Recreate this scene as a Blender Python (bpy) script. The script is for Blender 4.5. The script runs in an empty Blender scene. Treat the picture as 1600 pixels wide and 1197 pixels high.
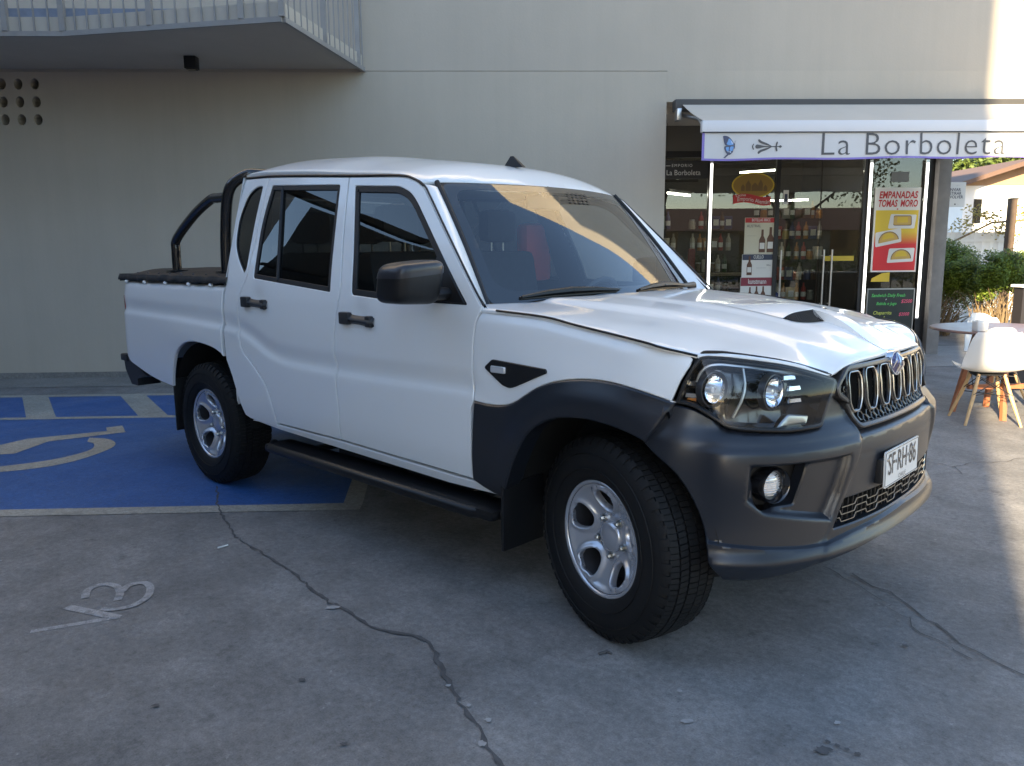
import bpy, bmesh, math, random, bisect
import numpy as np
from mathutils import Vector, Matrix, noise
from mathutils.geometry import delaunay_2d_cdt
R = math.radians
scene = bpy.context.scene
COL = scene.collection
random.seed(7)

# ------------------------------------------------------------------ camera, light, exposure
CX, CY, CZ = 1.6367, -3.0717, 1.4062
YAW, PIT, ROL, FPX = 2.3285, 0.1623, -0.0082, 1238.66
cam_d = bpy.data.cameras.new('camera'); cam = bpy.data.objects.new('camera', cam_d); COL.objects.link(cam)
_fw = Vector((math.cos(YAW)*math.cos(PIT), math.sin(YAW)*math.cos(PIT), -math.sin(PIT)))
_rt = Vector((math.sin(YAW), -math.cos(YAW), 0)); _up = _rt.cross(_fw)
_r2 = _rt*math.cos(ROL)+_up*math.sin(ROL); _u2 = -_rt*math.sin(ROL)+_up*math.cos(ROL)
M3 = Matrix((( _r2.x,_u2.x,-_fw.x),(_r2.y,_u2.y,-_fw.y),(_r2.z,_u2.z,-_fw.z)))
cam.matrix_world = Matrix.Translation((CX,CY,CZ)) @ M3.to_4x4()
cam_d.sensor_fit = 'HORIZONTAL'; cam_d.sensor_width = 36; cam_d.lens = FPX*36/1600
cam_d.clip_start = .05; cam_d.clip_end = 2000
scene.camera = cam

SUN_EL, SUN_AZ = 21.0, 285.2      # where the sun stands (azimuth counter-clockwise from +X)
world = bpy.data.worlds.new('World'); scene.world = world; world.use_nodes = True
wn = world.node_tree.nodes; wl = world.node_tree.links
sky = wn.new('ShaderNodeTexSky'); sky.sky_type = 'NISHITA'; sky.sun_disc = False
sky.sun_elevation = R(SUN_EL); sky.sun_rotation = R(90-SUN_AZ); sky.air_density = 1.0; sky.dust_density = .35; sky.ozone_density = 2.4
bg = wn['Background']; bg.inputs[1].default_value = .13
wbm = wn.new('ShaderNodeMix'); wbm.data_type = 'RGBA'; wbm.blend_type = 'MULTIPLY'; wbm.inputs[0].default_value = 1; wbm.inputs[7].default_value = (1.08,1.0,.92,1)
wl.new(sky.outputs[0], wbm.inputs[6]); wl.new(wbm.outputs[2], bg.inputs[0])
sd = bpy.data.lights.new('sun', 'SUN'); sun = bpy.data.objects.new('sun', sd); COL.objects.link(sun)
sd.energy = 5.0; sd.angle = R(.8); sd.color = (1, .81, .53)
_s = Vector((math.cos(R(SUN_AZ))*math.cos(R(SUN_EL)), math.sin(R(SUN_AZ))*math.cos(R(SUN_EL)), math.sin(R(SUN_EL))))
sun.rotation_euler = _s.to_track_quat('Z', 'Y').to_euler()
scene.view_settings.view_transform = 'Standard'; scene.view_settings.look = 'None'
scene.view_settings.exposure = 2.14; scene.view_settings.gamma = 1

# ------------------------------------------------------------------ frames
FA = R(45.5); EA = Vector((math.cos(FA), math.sin(FA), 0)); ED = Vector((-math.sin(FA), math.cos(FA), 0))
def F(a, d, z):            # building frame: a along the facade, d away from it, z up
    return Vector((CX, CY, 0)) + EA*a + ED*d + Vector((0, 0, z))
ID = lambda x, y, z: Vector((x, y, z))

# ------------------------------------------------------------------ materials
MATS = {}
def mat(name, col, rough=.5, metal=0, spec=.5, coat=0, emis=None, estr=0, var=0, vscale=8, bump=0, bscale=60, alpha=1, trans=0, coatr=.03, detail=6, streak=0):
    m = bpy.data.materials.new(name); m.use_nodes = True; MATS[name] = m
    n = m.node_tree.nodes; l = m.node_tree.links; b = n['Principled BSDF']
    c = (*col, 1)
    b.inputs['Base Color'].default_value = c; b.inputs['Roughness'].default_value = rough
    b.inputs['Metallic'].default_value = metal; b.inputs['Specular IOR Level'].default_value = spec
    b.inputs['Coat Weight'].default_value = coat; b.inputs['Coat Roughness'].default_value = coatr
    b.inputs['Transmission Weight'].default_value = trans; b.inputs['Alpha'].default_value = alpha
    if emis: b.inputs['Emission Color'].default_value = (*emis, 1); b.inputs['Emission Strength'].default_value = estr
    if var or bump:
        tc = n.new('ShaderNodeTexCoord')
    if var:
        no = n.new('ShaderNodeTexNoise'); no.inputs['Scale'].default_value = vscale; no.inputs['Detail'].default_value = detail; no.inputs['Roughness'].default_value = .65
        l.new(tc.outputs['Object'], no.inputs['Vector'])
        mr = n.new('ShaderNodeMapRange'); mr.inputs[1].default_value = .3; mr.inputs[2].default_value = .7; mr.inputs[3].default_value = 1-var; mr.inputs[4].default_value = 1+var
        l.new(no.outputs[0], mr.inputs[0])
        mx = n.new('ShaderNodeMix'); mx.data_type = 'RGBA'; mx.blend_type = 'MULTIPLY'; mx.inputs[0].default_value = 1
        mx.inputs[6].default_value = c; l.new(mr.outputs[0], mx.inputs[7]); l.new(mx.outputs[2], b.inputs['Base Color'])
        if streak:
            mp = n.new('ShaderNodeMapping'); mp.inputs[3].default_value = (2.6, 2.6, .16); l.new(tc.outputs['Object'], mp.inputs[0])
            n2 = n.new('ShaderNodeTexNoise'); n2.inputs['Scale'].default_value = 1.0; n2.inputs['Detail'].default_value = 9; n2.inputs['Roughness'].default_value = .7; l.new(mp.outputs[0], n2.inputs['Vector'])
            m2 = n.new('ShaderNodeMapRange'); m2.inputs[1].default_value = .3; m2.inputs[2].default_value = .7; m2.inputs[3].default_value = 1-streak; m2.inputs[4].default_value = 1+streak*.6; l.new(n2.outputs[0], m2.inputs[0])
            mx2 = n.new('ShaderNodeMix'); mx2.data_type = 'RGBA'; mx2.blend_type = 'MULTIPLY'; mx2.inputs[0].default_value = 1; l.new(mx.outputs[2], mx2.inputs[6]); l.new(m2.outputs[0], mx2.inputs[7]); l.new(mx2.outputs[2], b.inputs['Base Color'])
        rr = n.new('ShaderNodeMapRange'); rr.inputs[1].default_value=.3; rr.inputs[2].default_value=.7; rr.inputs[3].default_value=max(0,rough-.06); rr.inputs[4].default_value=min(1,rough+.06)
        l.new(no.outputs[0], rr.inputs[0]); l.new(rr.outputs[0], b.inputs['Roughness'])
    if bump:
        nb = n.new('ShaderNodeTexNoise'); nb.inputs['Scale'].default_value = bscale; nb.inputs['Detail'].default_value = 4
        l.new(tc.outputs['Object'], nb.inputs['Vector'])
        bp = n.new('ShaderNodeBump'); bp.inputs['Strength'].default_value = bump; bp.inputs['Distance'].default_value = .01
        l.new(nb.outputs[0], bp.inputs['Height']); l.new(bp.outputs[0], b.inputs['Normal'])
    return m
def glassmat(name, tint, rough=0.0, ior=1.52, k=1.0):
    m = bpy.data.materials.new(name); m.use_nodes = True; MATS[name] = m
    n = m.node_tree.nodes; l = m.node_tree.links; n.remove(n['Principled BSDF']); o = n['Material Output']
    t = n.new('ShaderNodeBsdfTransparent'); t.inputs[0].default_value = (*tint, 1)
    g = n.new('ShaderNodeBsdfGlossy'); g.inputs['Roughness'].default_value = rough; g.inputs['Color'].default_value = (1, 1, 1, 1)
    f = n.new('ShaderNodeFresnel'); f.inputs[0].default_value = ior
    ge = n.new('ShaderNodeNewGeometry'); im = n.new('ShaderNodeMapRange'); im.inputs[3].default_value = ior; im.inputs[4].default_value = 1/ior
    l.new(ge.outputs['Backfacing'], im.inputs[0]); l.new(im.outputs[0], f.inputs[0])
    mx = n.new('ShaderNodeMixShader')
    if k != 1:
        mm = n.new('ShaderNodeMath'); mm.operation = 'MULTIPLY'; mm.inputs[1].default_value = k; mm.use_clamp = True
        l.new(f.outputs[0], mm.inputs[0]); l.new(mm.outputs[0], mx.inputs[0])
    else: l.new(f.outputs[0], mx.inputs[0])
    l.new(t.outputs[0], mx.inputs[1]); l.new(g.outputs[0], mx.inputs[2]); l.new(mx.outputs[0], o.inputs[0])
    return m
PAINT = mat('white_paint', (.83,.84,.84), .35, spec=.5, coat=.85, coatr=.07)
PLAST = mat('grey_plastic', (.014,.017,.024), .34, spec=.6, bump=.03, bscale=700)
PLAST2 = mat('dark_grey_plastic', (.030,.031,.034), .45, spec=.4, bump=.05, bscale=600)
BLACK = mat('black_trim', (.011,.011,.012), .42, spec=.4)
SATB = mat('satin_black', (.030,.030,.036), .30, spec=.5)
STEPB = mat('step_black', (.008,.008,.009), .38, spec=.4)
GLOSSB = mat('gloss_black', (.01,.01,.012), .12, spec=.6, coat=.6)
DARK = mat('dark_cavity', (.006,.006,.006), .9, spec=.1)
UNDER = mat('underbody', (.018,.017,.016), .75, spec=.3, var=.3, vscale=9)
RUBBER = mat('tyre_rubber', (.010,.010,.0105), .66, spec=.25, var=.22, vscale=14, bump=.1, bscale=300)
SEAL = mat('rubber_seal', (.012,.012,.013), .6)
SILVER = mat('silver_rim', (.55,.57,.62), .26, metal=.65, spec=.5, coat=.25, coatr=.12)
CHROME = mat('chrome', (.75,.76,.78), .12, metal=1)
CHROMED = mat('satin_chrome', (.50,.50,.48), .28, metal=1)
GUN = mat('gunmetal', (.07,.07,.075), .30, metal=.5)
REFL = mat('reflector', (.85,.87,.9), .10, metal=1)
ORANGE = mat('amber_lens', (.7,.25,.04), .15, coat=1)
CLEARW = mat('clear_lamp', (.65,.67,.7), .08, metal=.35, coat=1)
PLATEW = mat('plate_white', (.72,.72,.70), .35, coat=.3)
PLATEK = mat('plate_ink', (.05,.05,.055), .4)
WSG = glassmat('windshield_glass', (.74,.79,.80), 0, 1.95)
DKG = glassmat('tinted_glass', (.07,.08,.085), 0, 1.6)
DOORG = glassmat('door_glass', (.30,.33,.34), 0, 1.6)
LENSG = glassmat('lamp_lens', (.93,.95,.97), 0, 1.42)
SHOPG = glassmat('shop_glass', (.72,.75,.73), 0, 1.6)
SEAT = mat('seat_fabric', (.05,.05,.055), .85, var=.15, vscale=30)
SEATR = mat('red_item', (.75,.10,.08), .6)
DASH = mat('dashboard', (.035,.036,.038), .6)
CANVAS = mat('tonneau_canvas', (.012,.012,.013), .6, var=.25, vscale=12, bump=.2, bscale=40)
RIBM = mat('roll_bar_paint', (.012,.012,.014), .22, coat=.5)

# ------------------------------------------------------------------ object helpers
WL = {}
def thing(name, loc, label, cat, group=None):
    o = bpy.data.objects.new(name, None); COL.objects.link(o); o.location = loc; o.empty_display_size = .1
    o['label'] = label; o['category'] = cat
    if group: o['group'] = group
    WL[o.name] = Vector(loc); return o
def tag(o, label, cat, group=None):
    o['label'] = label; o['category'] = cat
    if group: o['group'] = group
    return o
def structure(o): o['kind'] = 'structure'; return o
class MB:
    def __init__(s, tf=ID): s.v = []; s.f = []; s.tf = tf
    def add(s, vs, fs):
        k = len(s.v); s.v += [s.tf(*p) for p in vs]; s.f += [tuple(i+k for i in f) for f in fs]; return s
    def box(s, x0, x1, y0, y1, z0, z1, bev=0, rot=None, about=None):
        bm = bmesh.new(); bmesh.ops.create_cube(bm, size=1)
        for v in bm.verts: v.co = Vector(((x0+x1)/2+v.co.x*(x1-x0), (y0+y1)/2+v.co.y*(y1-y0), (z0+z1)/2+v.co.z*(z1-z0)))
        if bev: bmesh.ops.bevel(bm, geom=list(bm.edges), offset=bev, segments=2, profile=.6, affect='EDGES')
        if rot is not None:
            c = Vector(about) if about else Vector(((x0+x1)/2,(y0+y1)/2,(z0+z1)/2))
            for v in bm.verts: v.co = c + rot @ (v.co-c)
        bm.verts.index_update()
        s.add([tuple(v.co) for v in bm.verts], [[v.index for v in f.verts] for f in bm.faces]); bm.free(); return s
    def tube(s, pts, r, n=10, closed=False, cap=True):
        P = [Vector(p) for p in pts]; N = len(P); rs = r if isinstance(r, (list, tuple)) else [r]*N
        vs = []; fs = []; prev = None
        for i in range(N):
            if closed: t = (P[(i+1) % N]-P[i-1])
            else: t = P[min(i+1, N-1)]-P[max(i-1, 0)]
            t.normalize()
            if prev is None:
                u = t.orthogonal().normalized()
            else:
                u = prev - t*prev.dot(t)
                if u.length < 1e-6: u = t.orthogonal()
                u.normalize()
            prev = u; w = t.cross(u)
            for k in range(n):
                a = 2*math.pi*k/n; vs.append(tuple(P[i]+(u*math.cos(a)+w*math.sin(a))*rs[i]))
        for i in range(N if closed else N-1):
            j = (i+1) % N
            for k in range(n): fs.append((i*n+k, i*n+(k+1) % n, j*n+(k+1) % n, j*n+k))
        if cap and not closed: fs.append(tuple(range(n))[::-1]); fs.append(tuple((N-1)*n+k for k in range(n)))
        return s.add(vs, fs)
    def lathe(s, prof, c, axis, n=48, ref=None):   # prof: (r, h) along axis
        ax = Vector(axis).normalized(); u = ax.orthogonal().normalized() if ref is None else Vector(ref); w = ax.cross(u); c = Vector(c)
        vs = []; fs = []; m = len(prof)
        for i in range(n):
            a = 2*math.pi*i/n; d = u*math.cos(a)+w*math.sin(a)
            for r, h in prof: vs.append(tuple(c+d*r+ax*h))
        for i in range(n):
            j = (i+1) % n
            for k in range(m-1): fs.append((i*m+k, j*m+k, j*m+k+1, i*m+k+1))
        return s.add(vs, fs)
    def prism(s, poly, h0, h1, map3):     # polygon (p,q) extruded between h0 and h1 via map3(p,q,h)
        n = len(poly); vs = [map3(p, q, h0) for p, q in poly]+[map3(p, q, h1) for p, q in poly]
        area = sum(poly[i-1][0]*poly[i][1]-poly[i][0]*poly[i-1][1] for i in range(n))
        fs = [tuple(range(n))[::-1], tuple(range(n, 2*n))]+[(i, (i+1) % n, n+(i+1) % n, n+i) for i in range(n)]
        return s.add([tuple(v) for v in vs], fs)
    def poly(s, pts): return s.add(pts, [tuple(range(len(pts)))])
    def grid(s, fn, nu, nv):
        vs = [tuple(fn(i/nu, j/nv)) for i in range(nu+1) for j in range(nv+1)]
        fs = [(i*(nv+1)+j, (i+1)*(nv+1)+j, (i+1)*(nv+1)+j+1, i*(nv+1)+j+1) for i in range(nu) for j in range(nv)]
        return s.add(vs, fs)
    def build(s, name, m, parent=None, smooth=True, angle=34, fix=True, label=None):
        me = bpy.data.meshes.new(name); L = WL.get(parent.name, Vector((0, 0, 0))) if parent else Vector((0, 0, 0))
        me.from_pydata([tuple(Vector(v)-L) for v in s.v], [], s.f)
        if fix:
            bm = bmesh.new(); bm.from_mesh(me); bmesh.ops.recalc_face_normals(bm, faces=bm.faces); bm.to_mesh(me); bm.free()
        if smooth:
            me.polygons.foreach_set('use_smooth', [True]*len(me.polygons)); me.set_sharp_from_angle(angle=R(angle))
        me.materials.append(m); me.update()
        o = bpy.data.objects.new(name, me); COL.objects.link(o)
        if parent: o.parent = parent; WL[o.name] = L
        if label: o['label'] = label
        return o
def setmirror(mb):   # same mesh on the far side (y -> -y)
    q = MB(); q.v = [Vector((v.x, -v.y, v.z)) for v in mb.v]; q.f = [tuple(reversed(f)) for f in mb.f]; return q

# ------------------------------------------------------------------ 2D outline helpers
def rc(pts, r=.02, n=5):
    out = []; N = len(pts)
    for i in range(N):
        p = Vector(pts[i][:2]); a = Vector(pts[i-1][:2]); b = Vector(pts[(i+1) % N][:2]); rr = pts[i][2] if len(pts[i]) > 2 else r
        if rr <= 0: out.append((p.x, p.y)); continue
        d1 = (a-p); d2 = (b-p); l = min(rr, d1.length*.45, d2.length*.45)
        p1 = p+d1.normalized()*l; p2 = p+d2.normalized()*l
        for k in range(n+1):
            t = k/n; q = p1*(1-t)**2+p*2*t*(1-t)+p2*t*t; out.append((q.x, q.y))
    return out
def sm(pts, n=6):          # open catmull-rom
    P = [Vector(p) for p in pts]; P = [P[0]*2-P[1]]+P+[P[-1]*2-P[-2]]; out = []
    for i in range(1, len(P)-2):
        for k in range(n):
            t = k/n; p0, p1, p2, p3 = P[i-1:i+3]
            out.append(tuple(.5*((2*p1)+(-p0+p2)*t+(2*p0-5*p1+4*p2-p3)*t*t+(-p0+3*p1-3*p2+p3)*t**3)))
    out.append(tuple(P[-2])); return out
def dens(poly, step):
    out = []
    for i in range(len(poly)):
        a = poly[i]; b = poly[(i+1) % len(poly)]; L = math.hypot(b[0]-a[0], b[1]-a[1])
        if L < 1e-5: continue
        k = max(1, int(L/step))
        for j in range(k): t = j/k; out.append((a[0]+(b[0]-a[0])*t, a[1]+(b[1]-a[1])*t))
    return out
def area(p): return .5*sum(p[i-1][0]*p[i][1]-p[i][0]*p[i-1][1] for i in range(len(p)))
def offset(poly, d):       # positive d moves towards the inside of a CCW polygon
    out = []; N = len(poly)
    for i in range(N):
        a, p, b = Vector(poly[i-1]), Vector(poly[i]), Vector(poly[(i+1) % N])
        e1 = (p-a).normalized(); e2 = (b-p).normalized(); n1 = Vector((-e1.y, e1.x)); n2 = Vector((-e2.y, e2.x))
        n = n1+n2
        if n.length < .3: n = n1
        n.normalize(); c = max(.5, n.dot(n1)); q = p+n*(d/c); out.append((q.x, q.y))
    return out
def inside_np(poly, X, Y):
    ins = np.zeros(X.shape, bool); n = len(poly)
    for i in range(n):
        x1, y1 = poly[i-1]; x2, y2 = poly[i]
        c = ((y1 > Y) != (y2 > Y))
        if y2 != y1: ins ^= c & (X < (x2-x1)*(Y-y1)/(y2-y1)+x1)
    return ins
def dist_np(poly, X, Y):
    D = np.full(X.shape, 1e9); n = len(poly)
    for i in range(n):
        x1, y1 = poly[i-1]; x2, y2 = poly[i]; dx, dy = x2-x1, y2-y1; L = dx*dx+dy*dy+1e-12
        t = np.clip(((X-x1)*dx+(Y-y1)*dy)/L, 0, 1); D = np.minimum(D, np.hypot(X-x1-t*dx, Y-y1-t*dy))
    return D
def patch(mb, outline, lift, holes=(), res=(.04, .04), flange=.018, bev=.003, sgn=1, shrink=0, holeflange=None, edge=None, lines=()):
    """a panel: outline in the 2D space of lift, meshed inside, lifted to 3D, edge rolled under. sgn: +1 when lift's
    da x db points outward"""
    edge = edge or min(res)*1.2
    if area(outline) < 0: outline = outline[::-1]
    outline = dens(outline, edge)
    if shrink: outline = offset(outline, shrink)
    hs = []
    for h in holes:
        if area(h) < 0: h = h[::-1]
        hs.append(dens(h, edge))
    rings = [(outline, offset(outline, bev) if bev else outline)]+[(h, offset(h, -bev) if bev else h) for h in hs]
    pts = []; edges = []
    for full, ins in rings:
        k = len(pts); pts += ins; edges += [(k+i, k+(i+1) % len(ins)) for i in range(len(ins))]
    LN = []
    for ln in lines:
        d_ = []
        for a, b in zip(ln, ln[1:]):
            k = max(1, int(math.hypot(b[0]-a[0], b[1]-a[1])/edge)); d_ += [(a[0]+(b[0]-a[0])*t/k, a[1]+(b[1]-a[1])*t/k) for t in range(k)]
        d_.append(tuple(ln[-1])); X_ = np.array([p[0] for p in d_]); Y_ = np.array([p[1] for p in d_])
        ok_ = inside_np(rings[0][1], X_, Y_) & (dist_np(rings[0][1], X_, Y_) > .002)
        for full, ins in rings[1:]: ok_ &= ~inside_np(ins, X_, Y_) & (dist_np(ins, X_, Y_) > .002)
        run = []
        for p, o_ in zip(d_, ok_):
            if o_: run.append(p)
            else:
                if len(run) > 1: LN.append(run)
                run = []
        if len(run) > 1: LN.append(run)
    for ln in LN:
        k = len(pts); pts += ln; edges += [(k+i, k+i+1) for i in range(len(ln)-1)]
    lp = np.array([p for ln in LN for p in ln]) if LN else None
    xs = [p[0] for p in rings[0][1]]; ys = [p[1] for p in rings[0][1]]
    gx = np.arange(min(xs)+res[0]*.5, max(xs), res[0]); gy = np.arange(min(ys)+res[1]*.5, max(ys), res[1])
    if len(gx) and len(gy):
        X, Y = np.meshgrid(gx, gy); X = X.ravel(); Y = Y.ravel()
        ok = inside_np(rings[0][1], X, Y)
        for full, ins in rings[1:]: ok &= ~inside_np(ins, X, Y)
        for full, ins in rings: ok &= dist_np(ins, X, Y) > min(res)*.45
        if lp is not None:
            for i in np.nonzero(ok)[0]:
                if np.abs(lp-(X[i], Y[i])).max(1).min() < min(res)*.5: ok[i] = False
        pts += list(zip(X[ok].tolist(), Y[ok].tolist()))
    V, E, Fc, ov, oe, of = delaunay_2d_cdt([Vector(p) for p in pts], edges, [], 0, 1e-6)
    m = {}
    for i, o in enumerate(ov):
        for j in o: m[j] = i
    cx = np.array([sum(V[i][0] for i in f)/len(f) for f in Fc]); cy = np.array([sum(V[i][1] for i in f)/len(f) for f in Fc])
    ok = inside_np(rings[0][1], cx, cy)
    for full, ins in rings[1:]: ok &= ~inside_np(ins, cx, cy)
    def L(p): return Vector(lift(p[0], p[1]))
    def N(p):
        e = 2e-3; da = L((p[0]+e, p[1]))-L((p[0]-e, p[1])); db = L((p[0], p[1]+e))-L((p[0], p[1]-e)); n = da.cross(db)
        return n.normalized()*sgn if n.length > 1e-12 else Vector((0, 0, 1))
    vs = [tuple(L(v)) for v in V]; fs = []
    for f, k in zip(Fc, ok):
        if k: fs.append(tuple(f) if sgn > 0 else tuple(reversed(f)))
    base = 0
    if flange:
        for ri, (full, ins) in enumerate(rings):
            n = len(ins); fl = flange if ri == 0 else (holeflange if holeflange is not None else flange)
            i0 = len(vs)
            for p in full:
                nn = N(p); q = L(p); vs.append(tuple(q-nn*bev)); vs.append(tuple(q-nn*fl))
            for i in range(n):
                j = (i+1) % n; a, b = m[base+i], m[base+j]
                q1 = (b, a, i0+2*i, i0+2*j); q2 = (i0+2*j, i0+2*i, i0+2*i+1, i0+2*j+1)
                if (ri == 0) != (sgn > 0): q1 = q1[::-1]; q2 = q2[::-1]
                fs += [q1, q2]
            base += n
    return mb.add(vs, fs)
def mirlift(fn): return lambda a, b: (lambda p: (p[0], -p[1], p[2]))(fn(a, b))
def text_mb(body, size, map2, mb=None, thick=.0, sx=1.0, align='CENTER', bold=0, shear=0, spacing=1.0):
    cu = bpy.data.curves.new('t', 'FONT'); cu.body = body; cu.size = size; cu.align_x = align; cu.align_y = 'CENTER'; cu.resolution_u = 3
    cu.offset = bold; cu.shear = shear; cu.space_character = spacing
    o = bpy.data.objects.new('t', cu); COL.objects.link(o)
    dg = bpy.context.evaluated_depsgraph_get(); dg.update(); me = bpy.data.meshes.new_from_object(o.evaluated_get(dg))
    mb = mb or MB()
    mb.add([tuple(map2(v.co.x*sx, v.co.y)) for v in me.vertices], [tuple(p.vertices) for p in me.polygons])
    bpy.data.objects.remove(o); bpy.data.curves.remove(cu); bpy.data.meshes.remove(me)
    return mb
# ------------------------------------------------------------------ the pickup's surfaces
_TC={}
def lerpt(T,x):
    if x<=T[0][0]: return T[0][1]
    if x>=T[-1][0]: return T[-1][1]
    k=id(T); 
    if k not in _TC:
        S=[(T[i+1][1]-T[i][1])/(T[i+1][0]-T[i][0]) for i in range(len(T)-1)]
        D=[S[0]]+[0 if S[i]*S[i+1]<=0 else 2*S[i]*S[i+1]/(S[i]+S[i+1]) for i in range(len(S)-1)]+[S[-1]]
        _TC[k]=(T,[t[0] for t in T],D)
    _,X,D=_TC[k]; i=bisect.bisect(X,x)-1; h=X[i+1]-X[i]; t=(x-X[i])/h
    return T[i][1]*(1+2*t)*(1-t)**2+D[i]*h*t*(1-t)**2+T[i+1][1]*t*t*(3-2*t)+D[i+1]*h*t*t*(t-1)
CREASE=[(-4.2,1.05),(-2.72,1.016),(-2.53,1.0),(-2.355,.953),(-2.193,.892),(-2.036,.867),(-1.575,.858),(-.6,.868)]
WP=[(.2,.80),(.42,.862),(.5,.885),(.62,.902),(.8,.909),(1.0,.907),(1.16,.893),(1.23,.880),(1.32,.857),(1.55,.786),(1.80,.705),(2.0,.64)]
def sstep(a,b,x):
    t=max(0,min(1,(x-a)/(b-a))); return t*t*(3-2*t)
def W(x,z):
    w=lerpt(WP,z)
    d=z-lerpt(CREASE,x)
    k=1-sstep(.008,.095,d) if d>0 else 1-sstep(-.004,.034,-d)
    w-=.012*k*(1-sstep(1.14,1.22,z))*sstep(.55,.66,-x)
    if 1.0<z<1.32 and -2.5<x<-1.2: w-=.013*(math.exp(-((x+1.385)/.052)**2-((z-1.135)/.055)**2)+math.exp(-((x+2.325)/.052)**2-((z-1.178)/.055)**2))
    if x<-4.10: w-=.035*min(1,(-4.10-x)/.1)**2
    if x>.25: w-=.30*(x-.25)**2
    return w
FC=[(0,.735),(.15,.732),(.30,.718),(.45,.692),(.58,.655),(.68,.612),(.76,.562),(.82,.505),(.86,.45),(.885,.38),(.90,.30),(.905,.2),(.907,0),(.907,-.4)]
def _dens():
    # catmull-rom through (y,x)
    P=[(-FC[1][0],FC[1][1])]+FC+[(FC[-1][0],FC[-1][1]-.1)]
    out=[]
    for i in range(1,len(P)-2):
        p0,p1,p2,p3=P[i-1:i+3]
        for k in range(12):
            t=k/12
            out.append(tuple(.5*((2*p1[j])+(-p0[j]+p2[j])*t+(2*p0[j]-5*p1[j]+4*p2[j]-p3[j])*t*t+(-p0[j]+3*p1[j]-3*p2[j]+p3[j])*t**3) for j in (0,1)))
    out.append(P[-2]); return out
_D=_dens(); _U=[0]
for a,b in zip(_D,_D[1:]): _U.append(_U[-1]+math.hypot(a[0]-b[0],a[1]-b[1]))
def FO(z): # outward offset by height
    return lerpt(FOT,z)
FOT=[(.2,-.10),(.30,-.05),(.38,0.0),(.41,.012),(.46,-.01),(.60,-.008),(.74,.0),(.80,-.008),(.86,-.04),(.95,-.05),(1.05,-.075),(1.15,-.13)]
def front(u,z,off=0):
    # u>0 near side (y negative)
    s=1 if u>=0 else -1; a=min(abs(u),_U[-1]-1e-6)
    i=max(1,bisect.bisect(_U,a)); i=min(i,len(_D)-1)
    t=(a-_U[i-1])/(_U[i]-_U[i-1])
    y=_D[i-1][0]+(_D[i][0]-_D[i-1][0])*t; x=_D[i-1][1]+(_D[i][1]-_D[i-1][1])*t
    def nrm(j):
        j0=max(0,j-2); j1=min(len(_D)-1,j+2)
        dy=_D[j1][0]-_D[j0][0]; dx=_D[j1][1]-_D[j0][1]
        if j0==0: dx*= .5
        l=math.hypot(dx,dy); return (-dx/l, dy/l)  # (y comp, x comp)
    n0=nrm(i-1); n1=nrm(i); ny=n0[0]+(n1[0]-n0[0])*t; nx=n0[1]+(n1[1]-n0[1])*t
    sidefade=1-max(0,min(1,(a-.95)/.35))
    o=FO(z)*(sidefade if z>.5 else (.4+.6*sidefade))+off
    return (x+nx*o, -s*(y+ny*o), z)
def side(x,z): return (x,-W(x,z),z)
# hood: thin plate through measured points (x, |y|, z)
_HP=[(-.513,.886,1.189),(-.267,.887,1.176),(-.116,.889,1.154),(.158,.893,1.117),(.30,.886,1.092),(.344,.828,1.080),(.40,.79,1.082),(.453,.754,1.077),(.534,.666,1.058),(.584,.57,1.033),(.63,.453,.998),
(.633,.388,1.030),(.656,.205,1.037),(.662,0,1.041),(.52,0,1.09),(.3,0,1.14),(0,0,1.18),(-.3,0,1.205),(-.7,0,1.225),(.5,.3,1.085),(.3,.35,1.132),(0,.4,1.174),(-.3,.4,1.20),(-.7,.4,1.22),(.35,.6,1.105),(.0,.65,1.158),(-.3,.65,1.19),(-.7,.65,1.212),
(.2,.80,1.125),(0,.80,1.155),(-.3,.80,1.187),(-.7,.80,1.207),(-.7,.886,1.193),(.75,0,.99),(.72,.3,.99),(.7,.45,.95)]
def _fit():
    P=[]
    for x,y,z in _HP:
        P.append((x,y,z)); 
        if y>0: P.append((x,-y,z))
    P=np.array(P); n=len(P)
    d=np.hypot(P[:,None,0]-P[None,:,0],P[:,None,1]-P[None,:,1]); K=np.where(d>0,d*d*np.log(d+1e-12),0)+np.diag([2e-4 if (abs(p[1])>.875 or p[0]>.6 or (p[0]>.3 and abs(p[1])>.5)) else 6e-3 for p in P])
    Q=np.c_[np.ones(n),P[:,:2]]; A=np.block([[K,Q],[Q.T,np.zeros((3,3))]]); w=np.linalg.solve(A,np.r_[P[:,2],0,0,0]); return P[:,:2],w
_HC,_HW=_fit()
def sstep(a,b,x):
    t=max(0,min(1,(x-a)/(b-a))); return t*t*(3-2*t)
def hood(x,y):
    d=np.hypot(_HC[:,0]-x,_HC[:,1]-y); n=len(_HC)
    z=float((np.where(d>0,d*d*np.log(d+1e-12),0)*_HW[:n]).sum()+_HW[n]+_HW[n+1]*x+_HW[n+2]*y)
    yb=.60-.16*sstep(-.6,.6,x)
    z+=.016*(1-sstep(yb-.05,yb+.02,abs(y)))*(1-sstep(.45,.62,x))
    yc=.30-.08*sstep(-.3,.6,x)
    z+=.008*(1-sstep(yc-.04,yc+.02,abs(y)))*(1-sstep(.5,.63,x))*sstep(-.55,-.2,x)
    return (x,y,z)
ZG=[(-2.9,1.84),(-2.73,1.848),(-2.122,1.819),(-1.684,1.788),(-1.294,1.76),(-1.182,1.735),(-1.101,1.695),(-.98,1.61)]
CR=[(-2.76,.045),(-2.68,.10),(-2.5,.132),(-2.1,.136),(-1.6,.110),(-1.2,.088),(-1.0,.094),(-.9,.09)]
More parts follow.
